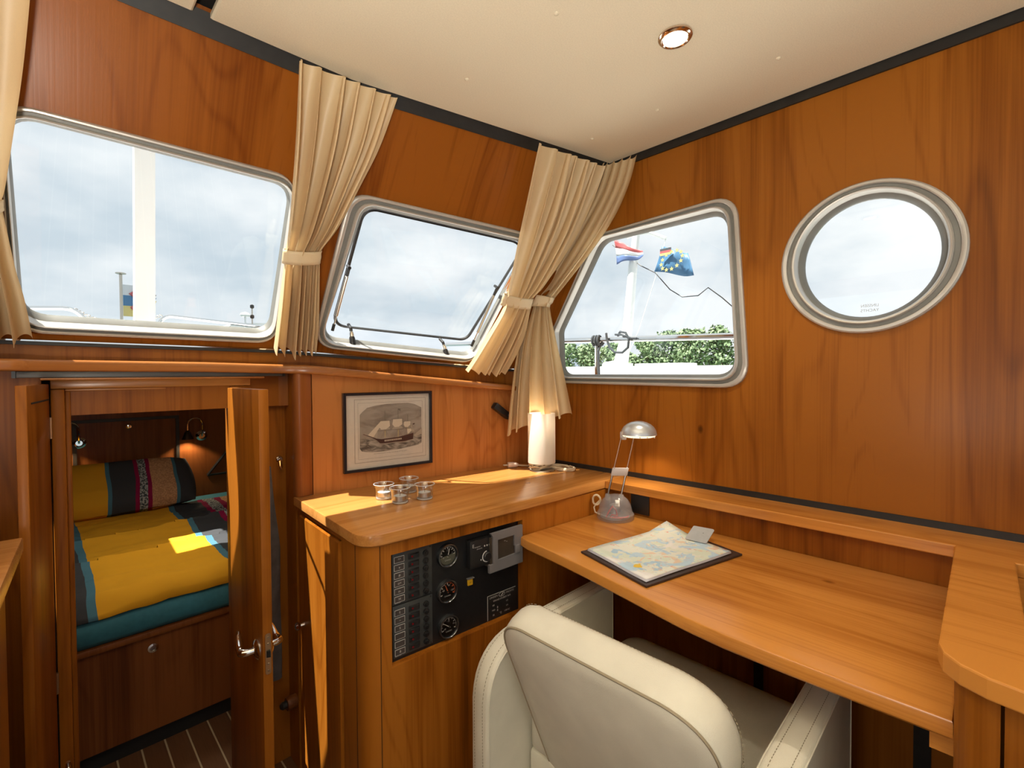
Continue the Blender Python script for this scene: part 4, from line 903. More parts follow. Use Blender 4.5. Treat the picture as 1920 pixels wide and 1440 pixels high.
# chart clipboard
cl = thing('clipboard', 'dark brown clipboard holding nautical chart sheets on the desk', 'clipboard', (1.1, .58, DZ))
cq = [V((.971, .735, 0)), V((.908, .514, 0)), V((1.239, .435, 0)), V((1.309, .654, 0))]
link('board', MB().prism([(q.x, q.y) for q in cq], DZ + .0002, DZ + .006, .0015), mottle(pbr('dark_brown_board', (.042, .026, .022), .45), 60, .15), cl)
pq_ = [V((.983, .721, 0)), V((.922, .522, 0)), V((1.214, .454, 0)), V((1.284, .661, 0))]
MAP = bpy.data.materials.new('chart_print'); MAP.use_nodes = True
def chart(m):
    t = m.node_tree; b = t.nodes['Principled BSDF']; K = t.links.new; co = nn(t, 'ShaderNodeTexCoord'); prev = None
    def lay(sc, thr, col, off, det=5, dist=1.2, wdt=.03):
        nonlocal prev
        p = nn(t, 'ShaderNodeMapping'); p.inputs['Location'].default_value = off; K(co.outputs['Object'], p.inputs[0])
        n = nn(t, 'ShaderNodeTexNoise'); n.inputs['Scale'].default_value = sc; n.inputs['Detail'].default_value = det; n.inputs['Distortion'].default_value = dist; K(p.outputs[0], n.inputs['Vector'])
        r = nn(t, 'ShaderNodeMapRange'); r.inputs['From Min'].default_value = thr; r.inputs['From Max'].default_value = thr + wdt; K(n.outputs['Fac'], r.inputs['Value'])
        x = nn(t, 'ShaderNodeMix', data_type='RGBA'); K(r.outputs[0], x.inputs[0]); x.inputs[7].default_value = (*col, 1)
        if prev is None: x.inputs[6].default_value = (.74, .77, .70, 1)
        else: K(prev, x.inputs[6])
        prev = x.outputs[2]
    lay(10, .50, (.66, .74, .64), (0, 0, 0)); lay(14, .56, (.74, .60, .46), (3, 1, 0), 4, 2); lay(9, .545, (.48, .65, .78), (1, 5, 0), 6, 2.2); lay(22, .60, (.38, .58, .74), (7, 2, 0)); lay(30, .66, (.72, .42, .36), (2, 9, 0), 2, 3); lay(8, .64, (.80, .80, .80), (5, 5, 2), 2, .5)
    # patch of yellow marking
    v = nn(t, 'ShaderNodeVectorMath', operation='DISTANCE'); K(co.outputs['Object'], v.inputs[0]); v.inputs[1].default_value = (.975 - 1.1, .575 - .58, .013)
    nz_ = nn(t, 'ShaderNodeTexNoise'); nz_.inputs['Scale'].default_value = 60; K(co.outputs['Object'], nz_.inputs['Vector'])
    ma = nn(t, 'ShaderNodeMath', operation='MULTIPLY_ADD'); ma.inputs[1].default_value = .02; K(nz_.outputs['Fac'], ma.inputs[0]); K(v.outputs['Value'], ma.inputs[2])
    lt = nn(t, 'ShaderNodeMath', operation='LESS_THAN'); lt.inputs[1].default_value = .021; K(ma.outputs[0], lt.inputs[0])
    x = nn(t, 'ShaderNodeMix', data_type='RGBA'); K(lt.outputs[0], x.inputs[0]); K(prev, x.inputs[6]); x.inputs[7].default_value = (.80, .55, .06, 1); K(x.outputs[2], b.inputs['Base Color']); b.inputs['Roughness'].default_value = .5
chart(MAP)
PAP = pbr('white_paper_edge', (.72, .73, .80), .7)
def sheet(z, k):
    mb = MB(); nu, nv = 16, 12; c_ = (pq_[0] + pq_[2]) / 2
    P_ = []
    for j in range(nv + 1):
        for i in range(nu + 1):
            u, v = i / nu, j / nv; q = (pq_[0] * (1 - u) + pq_[3] * u) * (1 - v) + (pq_[1] * (1 - u) + pq_[2] * u) * v; q = c_ + (q - c_) * k
            curl = max(0, u - .75) * max(0, .45 - v) * .15 + max(0, v - .8) * .006
            P_.append(q + V((0, 0, z + curl + .0006 * sin(u * 9 + v * 5))))
    return mb.add(P_, [(j * (nu + 1) + i, j * (nu + 1) + i + 1, (j + 1) * (nu + 1) + i + 1, (j + 1) * (nu + 1) + i) for j in range(nv) for i in range(nu)])
for k in range(5):
    s_ = link('paper_sheet' if k < 4 else 'chart_sheet', sheet(DZ + .0072 + .0012 * k, 1.012 - .003 * k), PAP if k < 4 else MAP, cl); md_ = s_.modifiers.new('s', 'SOLIDIFY'); md_.thickness = .0006; md_.offset = -1
ca, cb_, cc = V((1.218, .575, DZ + .014)), V((1.221, .515, DZ + .013)), V((1.307, .523, DZ + .030)); cd_ = V((1.266, .566, DZ + .040))
clp = rpoly([ca, cb_ + V((.002, .004, 0)), V((1.300, .528, DZ + .030)), V((1.268, .573, DZ + .038))], .006, 5); cn = (clp[10] - clp[0]).cross(clp[20] - clp[0]).normalized()
if cn.z < 0: cn = -cn
gk = link('clip', MB().loops([clp, [q + cn * .0016 for q in clp]], True, None, True, True), mottle(pbr('grey_clip', (.40, .42, .44), .4), 60, .05), cl)
dm = MB(); e1_ = (clp[10] - clp[0]).normalized(); e2_ = cn.cross(e1_)
ccn = sum(clp, V((0, 0, 0))) / len(clp)
for i in range(-1, 2):
    for j in range(-1, 2): link('dimple', MB().lathe([(.0012, 0), (.0009, .0005)], ccn + e1_ * i * .007 + e2_ * j * .007 + cn * .0016, 8, cn), GREYP, gk)

# ------------------------------------------------------------------ framed ship engraving
pcn = thing('framed_print', 'black framed engraving of a three masted sailing ship on the panelled wall', 'picture', tuple(wl(.243, 1.01)))
ps0, ps1, pz0, pz1 = .092, .399, .8815, 1.134
def pw(u, v, h=0.): return wl(lerp(ps0, ps1, u), lerp(pz1, pz0, v), h)         # u right, v down, 0..1 over the outer frame
def prect(u0, v0, u1, v1, h): return [pw(u0, v0, h), pw(u1, v0, h), pw(u1, v1, h), pw(u0, v1, h)]
fw_, fh_ = .0085 / .307, .0085 / .2525
link('frame', MB().loops([prect(0, 0, 1, 1, .001), prect(0, 0, 1, 1, .016), prect(.006, .007, .994, .993, .018), prect(fw_, fh_, 1 - fw_, 1 - fh_, .0165), prect(fw_, fh_, 1 - fw_, 1 - fh_, .006)]), pbr('black_lacquer', (.018, .017, .022), .22), pcn, ang=25)
MATB = mottle(pbr('cream_mat', (.66, .60, .53), .8), 80, .03); link('mat', MB().loops([prect(.01, .01, .99, .99, .002), prect(.01, .01, .99, .99, .007)], True, None, True, True), MATB, pcn)
INK = pbr('grey_ink', (.16, .135, .115), .8); SKYI = bpy.data.materials.new('engraved_sky'); SEAI = bpy.data.materials.new('engraved_sea')
def engr(m, c0, c1, sc, ss):
    m.use_nodes = True; t = m.node_tree; b = t.nodes['Principled BSDF']; K = t.links.new; co = nn(t, 'ShaderNodeTexCoord'); p = nn(t, 'ShaderNodeMapping'); p.inputs['Scale'].default_value = ss; K(co.outputs['Object'], p.inputs[0])
    n = nn(t, 'ShaderNodeTexNoise'); n.inputs['Scale'].default_value = sc; n.inputs['Detail'].default_value = 5; n.inputs['Distortion'].default_value = 1.0; K(p.outputs[0], n.inputs['Vector'])
    r = nn(t, 'ShaderNodeValToRGB'); r.color_ramp.elements[0].position = .35; r.color_ramp.elements[1].position = .65; r.color_ramp.elements[0].color = (*c0, 1); r.color_ramp.elements[1].color = (*c1, 1); K(n.outputs['Fac'], r.inputs[0]); K(r.outputs[0], b.inputs['Base Color']); b.inputs['Roughness'].default_value = .8
engr(SKYI, (.23, .195, .165), (.38, .33, .285), 14, (1, 1, 2.2)); engr(SEAI, (.10, .085, .072), (.42, .37, .32), 30, (1, 1, 2.6))
SAIL = pbr('engraved_sail', (.66, .57, .46), .8); SAILS = pbr('engraved_sail_shade', (.42, .36, .29), .8); HULL = pbr('engraved_hull', (.075, .030, .022), .8); YM = pbr('engraved_mast', (.50, .40, .20), .8)
# picture plane coordinates read off the print: x 0..1 over the frame opening, y down
def q_(x, y): return ((x - 165) / 1320., (y - 115 - 0) / 1150.)
pm_ = MB()
def poly(pts, mat, h):
    pm_.add([pw(*q_(x, y), h) for x, y in pts], [tuple(range(len(pts)))], mat)
def stroke(pts, wd, mat, h):
    for (a, b) in zip(pts, pts[1:]):
        A, B_ = V(a), V(b); n_ = (B_ - A).orthogonal().normalized() * wd; poly([A - n_, A + n_, B_ + n_, B_ - n_], mat, h)
def box_(x0, y0, x1, y1, wd, mat, h): stroke([(x0, y0), (x1, y0), (x1, y1), (x0, y1), (x0, y0)], wd, mat, h)
box_(325, 215, 1390, 1140, 2.2, INK, .0074); box_(372, 268, 1340, 1090, 1.4, INK, .0074)
outl = [(395, 440), (430, 400), (500, 340), (620, 312), (780, 295), (950, 290), (1110, 290), (1220, 318), (1325, 372), (1325, 860), (1320, 930), (1260, 960), (1000, 990), (750, 1005), (540, 1000), (420, 975), (392, 930)]
poly(outl, SKYI, .0075)
seap = [(393, 800), (480, 790), (560, 815), (650, 840), (900, 850), (1150, 815), (1230, 800), (1325, 770), (1325, 860), (1320, 930), (1260, 960), (1000, 990), (750, 1005), (540, 1000), (420, 975), (392, 930)]
poly(seap, SEAI, .0077)
poly([(1195, 800), (1330, 700), (1330, 790), (1220, 825)], SAILS, .0078)
for x, top, bot in ((757, 390, 800), (955, 370, 800), (1103, 470, 780)):
    stroke([(x, top), (x, bot - 110)], 3, INK, .0079); stroke([(x, bot - 110), (x, bot)], 5.5, YM, .0079)
    for k in (-1, 1): stroke([(x, bot - 120), (x + 62 * k, bot)], 1.3, INK, .0079); stroke([(x, bot - 120), (x + 34 * k, bot)], 1.0, INK, .0079)
poly([(505, 745), (690, 555), (672, 650), (585, 780)], SAIL, .0081); poly([(585, 780), (650, 680), (640, 790), (620, 800)], SAILS, .0081)
poly([(690, 545), (822, 545), (830, 630), (770, 675), (700, 675), (668, 640)], SAIL, .0082); poly([(660, 685), (835, 680), (810, 640), (690, 670)], SAILS, .0081)
poly([(880, 530), (1015, 530), (1015, 620), (960, 652), (900, 652), (865, 610)], SAIL, .0082); poly([(850, 690), (1030, 680), (1000, 640), (880, 655)], SAILS, .0081)
poly([(1050, 575), (1145, 575), (1142, 635), (1105, 667), (1055, 662), (1040, 620)], SAIL, .0082); poly([(1090, 690), (1155, 690), (1160, 730), (1115, 768), (1098, 760)], SAIL, .0082); poly([(1150, 620), (1210, 745), (1165, 740)], SAILS, .0081)
for x0, x1, y in ((650, 850, 546), (850, 1035, 530), (1030, 1160, 576), (640, 850, 690), (840, 1040, 690), (1060, 1180, 690)): stroke([(x0, y), (x1, y)], 2.4, INK, .0083)
poly([(500, 742), (620, 802), (700, 818), (950, 808), (1190, 765), (1185, 860), (1050, 880), (760, 885), (680, 880), (640, 835)], HULL, .0084); stroke([(440, 725), (620, 802)], 4, HULL, .0084)
for k in range(14): x = 745 + k * 19; poly([(x, 835 - k * .7), (x + 11, 833 - k * .7), (x + 14, 856 - k * .7), (x + 3, 860 - k * .7)], SAIL, .0086)
poly([(958, 372), (1000, 378), (985, 392), (1000, 420), (958, 392)], INK, .0084); poly([(1180, 620), (1215, 612), (1210, 630), (1185, 636)], HULL, .0084); stroke([(620, 885), (760, 895), (900, 882), (1060, 890), (1180, 868)], 4, SAILS, .0087)
link('print', pm_, None, pcn, smooth=False)
cap = MB().text('THE SCREW STEAMER ON HER TRIAL CRUISE OFF THE COAST', .0042, pw(*q_(840, 1030), .0076), WT, (0, 0, 1), INK); link('caption', cap, None, pcn, smooth=False)
link('glazing', MB().loops([prect(fw_, fh_, 1 - fw_, 1 - fh_, .0105), prect(fw_, fh_, 1 - fw_, 1 - fh_, .0115)], True, None, True, True), glass('picture_glass', (.97, .97, .97), 1.35), pcn, smooth=False)

# little black speaker-like unit on the panelled wall
a, b = wl(.664, 1.072, .014), wl(.735, 1.022, .016); d = (b - a); ln = d.length; d.normalize()
mi_ = thing('wall_sensor', 'small black plastic unit slanting on the panelled wall beside the curtain', 'device', tuple((a + b) / 2))
mxx = Matrix((d, WN, d.cross(WN))).transposed()
link('casing', MB().box((a + b) / 2, (ln, .026, .026), mxx, .004), PLB, mi_); link('badge', MB().text('VDO', .007, b - d * .010 + WN * .0135 + V((0, 0, 0)), d, d.cross(WN) * -1 if d.cross(WN).z < 0 else d.cross(WN), LINE), None, mi_, smooth=False)
link('bracket', MB().box((a + b) / 2 - WN * .014, (.02, .012, .014), mxx), PLB, mi_)

# ------------------------------------------------------------------ curtains
cA_L = [(.422, 1.1248, 1.9171), (.4289, 1.1601, 1.8468), (.4375, 1.201, 1.7651), (.4466, 1.2448, 1.6777), (.4563, 1.2917, 1.5842), (.4595, 1.3186, 1.5307), (.4602, 1.3295, 1.509), (.4621, 1.3399, 1.4884), (.4657, 1.3831, 1.4026), (.4665, 1.4187, 1.332), (.4677, 1.452, 1.266)]
cA_R = [(.6612, 1.0998, 1.9153), (.6506, 1.1373, 1.8431), (.6371, 1.1709, 1.7801), (.6151, 1.2108, 1.7077), (.5799, 1.2713, 1.599), (.5521, 1.3056, 1.5408), (.5515, 1.3156, 1.5205), (.5523, 1.3254, 1.5001), (.5633, 1.3665, 1.4111), (.5715, 1.4005, 1.3377), (.5766, 1.4354, 1.264)]
cB_L = [(1.1027, 1.0069, 1.9151), (1.1111, 1.0499, 1.8233), (1.1228, 1.0982, 1.7193), (1.1371, 1.1409, 1.6257), (1.1543, 1.1854, 1.527), (1.1598, 1.2077, 1.4788), (1.1593, 1.2182, 1.4575), (1.16, 1.2303, 1.4325), (1.1294, 1.2767, 1.3507), (1.1054, 1.3204, 1.2714), (1.0875, 1.3541, 1.2101)]
cB_R = [(1.381, .951, 1.9094), (1.38, .9953, 1.8191), (1.3677, 1.0521, 1.708), (1.3402, 1.1039, 1.6138), (1.3013, 1.1605, 1.5145), (1.2794, 1.1857, 1.4724), (1.2786, 1.1958, 1.452), (1.2785, 1.2067, 1.4296), (1.2815, 1.2432, 1.3536), (1.2703, 1.284, 1.2747), (1.2534, 1.326, 1.1959)]
cC_R = [(1.425, .8488, 1.9206), (1.425, .8776, 1.8348), (1.42, .9297, 1.738), (1.415, 1.012, 1.6423), (1.41, 1.1308, 1.5342), (1.405, 1.1846, 1.4839), (1.405, 1.1982, 1.465), (1.405, 1.2119, 1.4417), (1.405, 1.1856, 1.3159), (1.4, 1.1504, 1.1923), (1.395, 1.1112, 1.0403)]
cC_L = [(1.425, .9768, 1.9327), (1.415, 1.013, 1.8348), (1.395, 1.082, 1.7251), (1.375, 1.150, 1.6189), (1.352, 1.214, 1.5158), (1.345, 1.238, 1.4956), (1.340, 1.245, 1.4708), (1.335, 1.246, 1.4411), (1.318, 1.287, 1.3202), (1.300, 1.309, 1.1517), (1.27, 1.307, .9634)]
cD_L = [(-.30, 1.118, 1.9171), (-.29, 1.15, 1.85), (-.265, 1.20, 1.75), (-.215, 1.265, 1.6345), (-.150, 1.325, 1.5353), (-.120, 1.345, 1.5071), (-.118, 1.352, 1.483), (-.122, 1.360, 1.4584), (-.13, 1.40, 1.3903), (-.135, 1.435, 1.3193), (-.14, 1.4686, 1.2605)]
cD_R = [(-.0123, 1.135, 1.9125), (-.0165, 1.170, 1.845), (-.0271, 1.2304, 1.7392), (-.0404, 1.2851, 1.6317), (-.0491, 1.3253, 1.5528), (-.052, 1.3356, 1.5326), (-.0525, 1.3415, 1.5209), (-.0516, 1.3483, 1.5075), (-.04, 1.3949, 1.4143), (-.0298, 1.4248, 1.3544), (-.0201, 1.4611, 1.2717)]
def curtain(label, RL, RR, nrm, pleats, amp, seed, tie_label=None, ragged=.005):
    RL = [V(q) for q in RL]; RR = [V(q) for q in RR]; nrm = V(nrm).normalized(); rnd = random.Random(seed)
    nr, nu = 72, pleats * 20; mb = MB(); P_ = []; ph = rnd.random() * 6
    wts = [.45 + 1.2 * rnd.random() for _ in range(pleats)]; amps = [.6 + .8 * rnd.random() for _ in range(pleats + 1)]; cum = [0]
    for x in wts: cum.append(cum[-1] + x)
    cum = [x / cum[-1] for x in cum]
    def phase(u):
        for k in range(pleats):
            if u <= cum[k + 1] + 1e-9: return k + (u - cum[k]) / (cum[k + 1] - cum[k])
        return pleats
    for i in range(nr + 1):
        t = i / nr; a, b = spline(RL, t), spline(RR, t); wdt = (b - a).length
        tie = math.exp(-((t - .6) / .13) ** 2); top = math.exp(-(t / .10) ** 2); bot = max(0, (t - .66) / .34)
        A = amp * (1 - .62 * tie) * (1 - .45 * top) * (1 + .25 * bot)
        for j in range(nu + 1):
            u = j / nu; f = phase(u); s_ = sin(2 * pi * f); s_ = math.copysign(abs(s_) ** .75, s_)
            tw = .55 * noise.noise(V((f * .55, t * 2.2, seed))) + .12 * noise.noise(V((f * 1.6, t * 5, seed + 3)))
            q = a.lerp(b, u) + (b - a).normalized() * (.28 * wdt / pleats * cos(2 * pi * f) * (1 - .4 * tie))
            s_ *= amps[min(int(f), pleats - 1)]; q += nrm * (A * .35 + A * (s_ * .8 + tw * 1.3) + .012 * tie * (1 - (2 * u - 1) ** 2))
            if bot > 0: q.z -= ragged * bot * (s_ * .5 + .8 * noise.noise(V((f * 1.1, 0, seed))))
            if top > .05: q.z -= .006 * top * abs(sin(pi * f))
            P_.append(q)
    mb.add(P_, [(i * (nu + 1) + j, i * (nu + 1) + j + 1, (i + 1) * (nu + 1) + j + 1, (i + 1) * (nu + 1) + j) for i in range(nr) for j in range(nu)])
    t_ = thing('curtain', label, 'curtain', tuple((RL[0] + RR[0]) / 2), 'cream window curtains')
    c = link('cloth_panel', mb, CURT, t_, ang=85)
    ls = []
    for k in range(7):
        t = lerp(.512, .690, k / 6); a, b = spline(RL, t), spline(RR, t); m_ = (a + b) / 2; hw_ = (b - a) * .5 * 1.08
        ls.append([m_ + hw_ * cos(x) + nrm * (.004 + (.024 if sin(x) > 0 else .016) * sin(x)) for x in [2 * pi * q / 36 for q in range(36)]])
    tb = link('tieback', MB().loops(ls), CURT2, t_, ang=80); sm2 = tb.modifiers.new('s', 'SOLIDIFY'); sm2.thickness = .002
    return t_
curtain('cream curtain gathered between the two front windows', cA_L, cA_R, (-.1, -.89, -.44), 6, .030, 11)
curtain('cream curtain at the right edge of the hinged front window, left of the corner pair', cB_L, cB_R, -N2, 6, .030, 23)
curtain('cream curtain of the side window hanging lowest, behind the white lamp', cC_L, cC_R, (-.78, -.62, 0), 5, .028, 37, ragged=.012)
curtain('cream curtain cut off by the left picture edge', cD_L, cD_R, -N1, 6, .026, 51)

# ------------------------------------------------------------------ ceiling downlights
GLOW = emit('downlight_glow', (1, .86, .62), 6.0)
def downlight(x, y, label, first=None, watts=LAMP_W, cone=100):
    if first is None:
        t = thing('ceiling_light', label, 'ceiling light', (x, y, H0), 'recessed downlights')
        link('trim_ring', MB().lathe([(.037, .0), (.0365, -.003), (.033, -.0065), (.029, -.0075), (.0265, -.0055), (.0262, -.002)], (x, y, H0), 40, cap=False), pbr('copper_chrome', (.72, .58, .48), .12, 1.), t)
        link('diffuser', MB().lathe([(.0262, -.0025), (.020, -.0042), (.010, -.0050), (.0005, -.0052)], (x, y, H0), 32), GLOW, t)
    else: t = dup(first, (x, y, H0), label)
    ld = bpy.data.lights.new('downlight_bulb', 'SPOT'); ld.spot_size = radians(cone); ld.spot_blend = .6; ld.shadow_soft_size = .03; ld.energy = watts; ld.color = (1, .88, .70)
    lo = bpy.data.objects.new('downlight_bulb', ld); COL.objects.link(lo); lo.location = (x, y, H0 - .012); return t
dl0 = downlight(1.012, .501, 'round chrome downlight shining in the cream ceiling', None, LAMP_W * 1.45, 108)
downlight(.12, .42, 'round chrome downlight over the viewer, port of the lit one', dl0, LAMP_W * .95, 125)
# added unseen behind the viewer: cream seating to bounce light, lamp filling the ceiling
st = thing('bounce_settee', 'unseen cream sofa added behind the viewer to bounce light', 'sofa', (-1.2, -.9, 0))
link('seat', MB().span((-1.55, -2.3, .12), (-.9, .2, .45), .04), LEATHER, st); link('backrest', MB().span((-1.58, -2.3, .45), (-1.40, .2, .95), .04), LEATHER, st)
for ux, uy, uw, ul in ((-.30, -.30, FILL_UP_W, 'unseen steel floor lamp added behind the viewer to light the ceiling'),):
    up = thing('fill_uplighter', ul, 'lamp', (ux, uy, 0))
    link('foot', MB().lathe([(.12, 0), (.12, .015), (.02, .025)], (ux, uy, 0), 32), STEEL, up); link('pole', MB().lathe([(.012, .02), (.012, .86)], (ux, uy, 0), 12), STEEL, up)
    link('bowl', MB().lathe([(.012, .84), (.09, .87), (.15, .94), (.147, .94), (.085, .876), (.012, .85)], (ux, uy, 0), 36, cap=False), STEEL, up)
    ud = bpy.data.lights.new('fill_uplighter_bulb', 'AREA'); ud.shape = 'DISK'; ud.size = .2; ud.energy = uw; ud.color = (1, .93, .82)
    uo = bpy.data.objects.new('fill_uplighter_bulb', ud); COL.objects.link(uo); uo.location = (ux, uy, .936); uo.rotation_euler = (pi, 0, 0)

gx, gy = -.34, .10  # unseen globe added to brighten the chair back and cabinet front
gl_ = thing('fill_globe', 'white glowing globe added out of view as fill light beside the side locker', 'lamp', (gx, gy, 0))
link('foot', MB().lathe([(.10, 0), (.10, .015), (.012, .022), (.012, .86)], (gx, gy, 0), 24), STEEL, gl_)
link('globe', MB().lathe([(.03, .84), (.09, .88), (.12, .96), (.09, 1.04), (.03, 1.075), (.001, 1.08)], (gx, gy, 0), 28), emit('fill_globe_glow', (1, .90, .78), FILL_GLOBE_S), gl_)

# lamp added under the cabin deckhead, unseen above the doorway, to brighten the bedding
cl_ = thing('cabin_fill_light', 'unseen round lamp added under the fore cabin deckhead to brighten the berth', 'ceiling light', (.3, 2.05, 1.24))
link('body', MB().lathe([(.06, 0), (.06, -.012), (.045, -.02)], (.3, 2.05, 1.242), 24), STEEL, cl_); link('diffuser', MB().lathe([(.044, -.019), (.02, -.024), (.001, -.025)], (.3, 2.05, 1.242), 24), emit('cabin_fill_glow', (1, .85, .65), 3), cl_)
ld = bpy.data.lights.new('cabin_fill_bulb', 'AREA'); ld.shape = 'DISK'; ld.size = .10; ld.energy = CABIN_FILL_W; ld.color = (1, .88, .72)
lo = bpy.data.objects.new('cabin_fill_bulb', ld); COL.objects.link(lo); lo.location = (.3, 2.05, 1.214)

# ------------------------------------------------------------------ outside: own foredeck
fd = [(-1.7, 1.60, 1.215), (1.55, 1.60, 1.185), (1.5, 2.6, 1.30), (1.15, 3.8, 1.40), (.35, 5.0, 1.50), (-.4, 5.0, 1.50), (-1.4, 3.8, 1.41)]
hole_h = [(.0, 2.2), (.22, 2.2), (.22, 2.5), (.0, 2.5)]
def deck_z(x, y): return 1.205 + .088 * (y - 1.60)
fdk = struct('foredeck', holed([V((x, y, deck_z(x, y))) for x, y, z in fd], [[V((x, y, deck_z(x, y))) for x, y in hole_h]], (0, 0, .035)), WHITE, smooth=False)
rm = MB(); q0 = [V((x, y, deck_z(x, y) + .035)) for x, y in hole_h]; rm.loops([q0, [q + V((0, 0, .03)) for q in q0]]); sk = struct('skylight_rim', rm, ALU, fdk); md_ = sk.modifiers.new('s', 'SOLIDIFY'); md_.thickness = .01
struct('hull_side', MB().span((1.52, 1.30, .2), (1.55, 1.62, 1.19)).span((-1.70, 1.58, .2), (-.82, 1.60, 1.18)), WHITE, fdk)
CLR = pbr('spar_white', (.74, .76, .74), .35)
tag(link('mast_post', MB().loops([[V((.292 + a, 2.6 + b, 1.28)) for a, b in ((-.012, -.03), (.058, -.03), (.058, .03), (-.012, .03))], [V((.310 + a, 2.6 + b, 2.5)) for a, b in ((-.012, -.03), (.060, -.03), (.060, .03), (-.012, .03))]], True, None, True, True), CLR, ang=20), 'tall white post standing on the foredeck outside the left window', 'post')
def rail(pts, r, label, name='deck_rail', mat=CHROME):
    return tag(link(name, MB().tube(pts, r, 10), mat), label, 'rail', 'foredeck rails')
def bend(p0, p1, p2, k=6): return [V(p0) * (1 - u) ** 2 + V(p1) * 2 * u * (1 - u) + V(p2) * u * u for u in [i / k for i in range(k + 1)]]
rail([(-.45, 4.0, 1.58), (-.05, 4.0, 1.600)] + bend((.09, 4.0, 1.613), (.165, 4.0, 1.618), (.195, 4.0, 1.535)) + [(.205, 4.0, 1.43)], .0135, 'stainless bow rail left of the white post')
rail([(.555, 4.0, 1.42)] + bend((.565, 4.0, 1.54), (.585, 4.0, 1.605), (.64, 4.0, 1.607)) + [(1.2, 4.0, 1.573), (1.5, 3.95, 1.545)], .0125, 'stainless bow rail right of the white post, sloping down')
chn = thing('safety_chain', 'thin chain slung between the two bow rails', 'chain', (.35, 4.0, 1.5)); me0 = None
for k in range(30):
    u = k / 29; x = lerp(.15, .58, u); z = 1.61 - .30 * u * (1 - u)
    if me0 is None:
        mbk = MB(); mbk.tube([(.009 * cos(a), 0, .005 * sin(a)) for a in [2 * pi * i / 10 for i in range(10)]], .0024, 5, True); o = link('link', MB().add([v + V((x, 4.0, z)) for v in mbk.v], mbk.f), STEEL, chn)
        me0 = bpy.data.meshes.new('link'); me0.from_pydata([tuple(v) for v in mbk.v], [], mbk.f); me0.materials.append(STEEL)
    else:
        o = bpy.data.objects.new('link', me0); COL.objects.link(o); o.parent = chn; o.location = V((x, 4.0, z)) - chn.location; o.rotation_euler = (pi / 2 * (k % 2), .6 * (u - .5) * 1.4, 0)
# side rail with post and lashed rope
rx = 1.95
rail([(rx, 2.6, 1.395), (rx, 1.634, 1.366), (rx, .721, 1.336), (rx, -.3, 1.30)], .0135, 'stainless guard rail outside the side window', 'guard_rail')
tag(link('rail_post', MB().tube([(rx, 1.372, .9), (rx, 1.372, 1.352)], .0125, 10), CHROME), 'short stainless post under the guard rail with rope tied round it', 'post')
ROPE = mottle(pbr('dark_rope', (.045, .055, .065), .9), 300, .5, .5, 500)
rp_ = thing('mooring_rope', 'dark twisted rope lashed round the guard rail and hanging in a loop', 'rope', (rx, 1.3, 1.34))
link('lashing', MB().tube([(rx + .022 * cos(2 * pi * k / 12), 1.395 - .0013 * k, 1.352 + .024 * sin(2 * pi * k / 12)) for k in range(38)] + [(rx - .02, 1.352, 1.30), (rx - .015, 1.350, 1.16), (rx - .015, 1.35, 1.0)], .0062, 7), ROPE, rp_)
link('loop', MB().tube([(rx - .02, 1.305, 1.385), (rx - .022, 1.30, 1.355), (rx - .022, 1.285, 1.315), (rx - .022, 1.255, 1.290), (rx - .022, 1.215, 1.288), (rx - .022, 1.185, 1.310), (rx - .022, 1.180, 1.350), (rx - .018, 1.20, 1.380), (rx, 1.24, 1.388), (rx + .02, 1.265, 1.372)], .0058, 7), ROPE, rp_)
link('tail', MB().tube([(rx - .02, 1.255, 1.375), (rx - .022, 1.22, 1.372), (rx - .02, 1.17, 1.352), (rx - .02, 1.14, 1.350)], .0050, 7), ROPE, rp_)
struct('side_deck', MB().span((1.56, -2.6, .86), (2.5, 2.7, .90)), WHITE)
tag(link('boat_hook_loop', MB().tube([(2.05, 1.905, .90), (2.05, 1.905, 1.44)] + bend((2.05, 1.905, 1.44), (2.05, 1.925, 1.51), (2.05, 1.945, 1.44)) + [(2.05, 1.945, 1.39), (2.05, 1.93, 1.25)], .006, 8), STEEL), 'grey hooked tube standing behind the guard rail', 'hook')
tag(link('stay_wire', MB().tube([(2.3, 1.908, .90), (2.3, 1.905, 1.42), (2.3, 1.895, 2.2)], .003, 6), PLB), 'thin dark wire hanging beside the corner curtain outside', 'wire')

# neighbouring boat with leaning mast and flags
nb = thing('neighbour_boat', 'white neighbouring boat with a leaning mast seen through the side window', 'boat', (7.5, 4, 0))
SX = 7.0
link('deckhouse', MB().loops([[V((6.6, y, z)) for y, z in ((.5, .2), (8.5, .2), (8.5, 1.22), (7.2, 1.33), (.5, 1.28))], [V((8.6, y, z)) for y, z in ((.5, .2), (8.5, .2), (8.5, 1.22), (7.2, 1.33), (.5, 1.28))]], True, None, True, True), WHITE, nb, ang=20)
link('mast', MB().tube([(SX, 4.43, 1.25), (SX, 4.30, 2.0), (SX, 4.20, 3.0), (SX, 4.14, 3.50)], [.105, .085, .075, .06], 12), WHITE, nb)
link('mast_base', MB().tube([(SX, 4.62, 1.22), (SX, 4.44, 1.36), (SX, 4.36, 1.75)], [.22, .13, .09], 12), WHITE, nb)
link('crosstree', MB().tube([(SX, 4.32, 3.47), (SX, 4.13, 3.50), (SX, 3.90, 3.46), (SX, 3.62, 3.31)], .028, 8), WHITE, nb)
link('halyard', MB().tube([(SX, 3.62, 3.30), (SX, 3.68, 3.10), (SX, 3.77, 2.80), (SX, 4.10, 1.9), (SX, 4.28, 1.55)], .006, 6), CLR, nb)
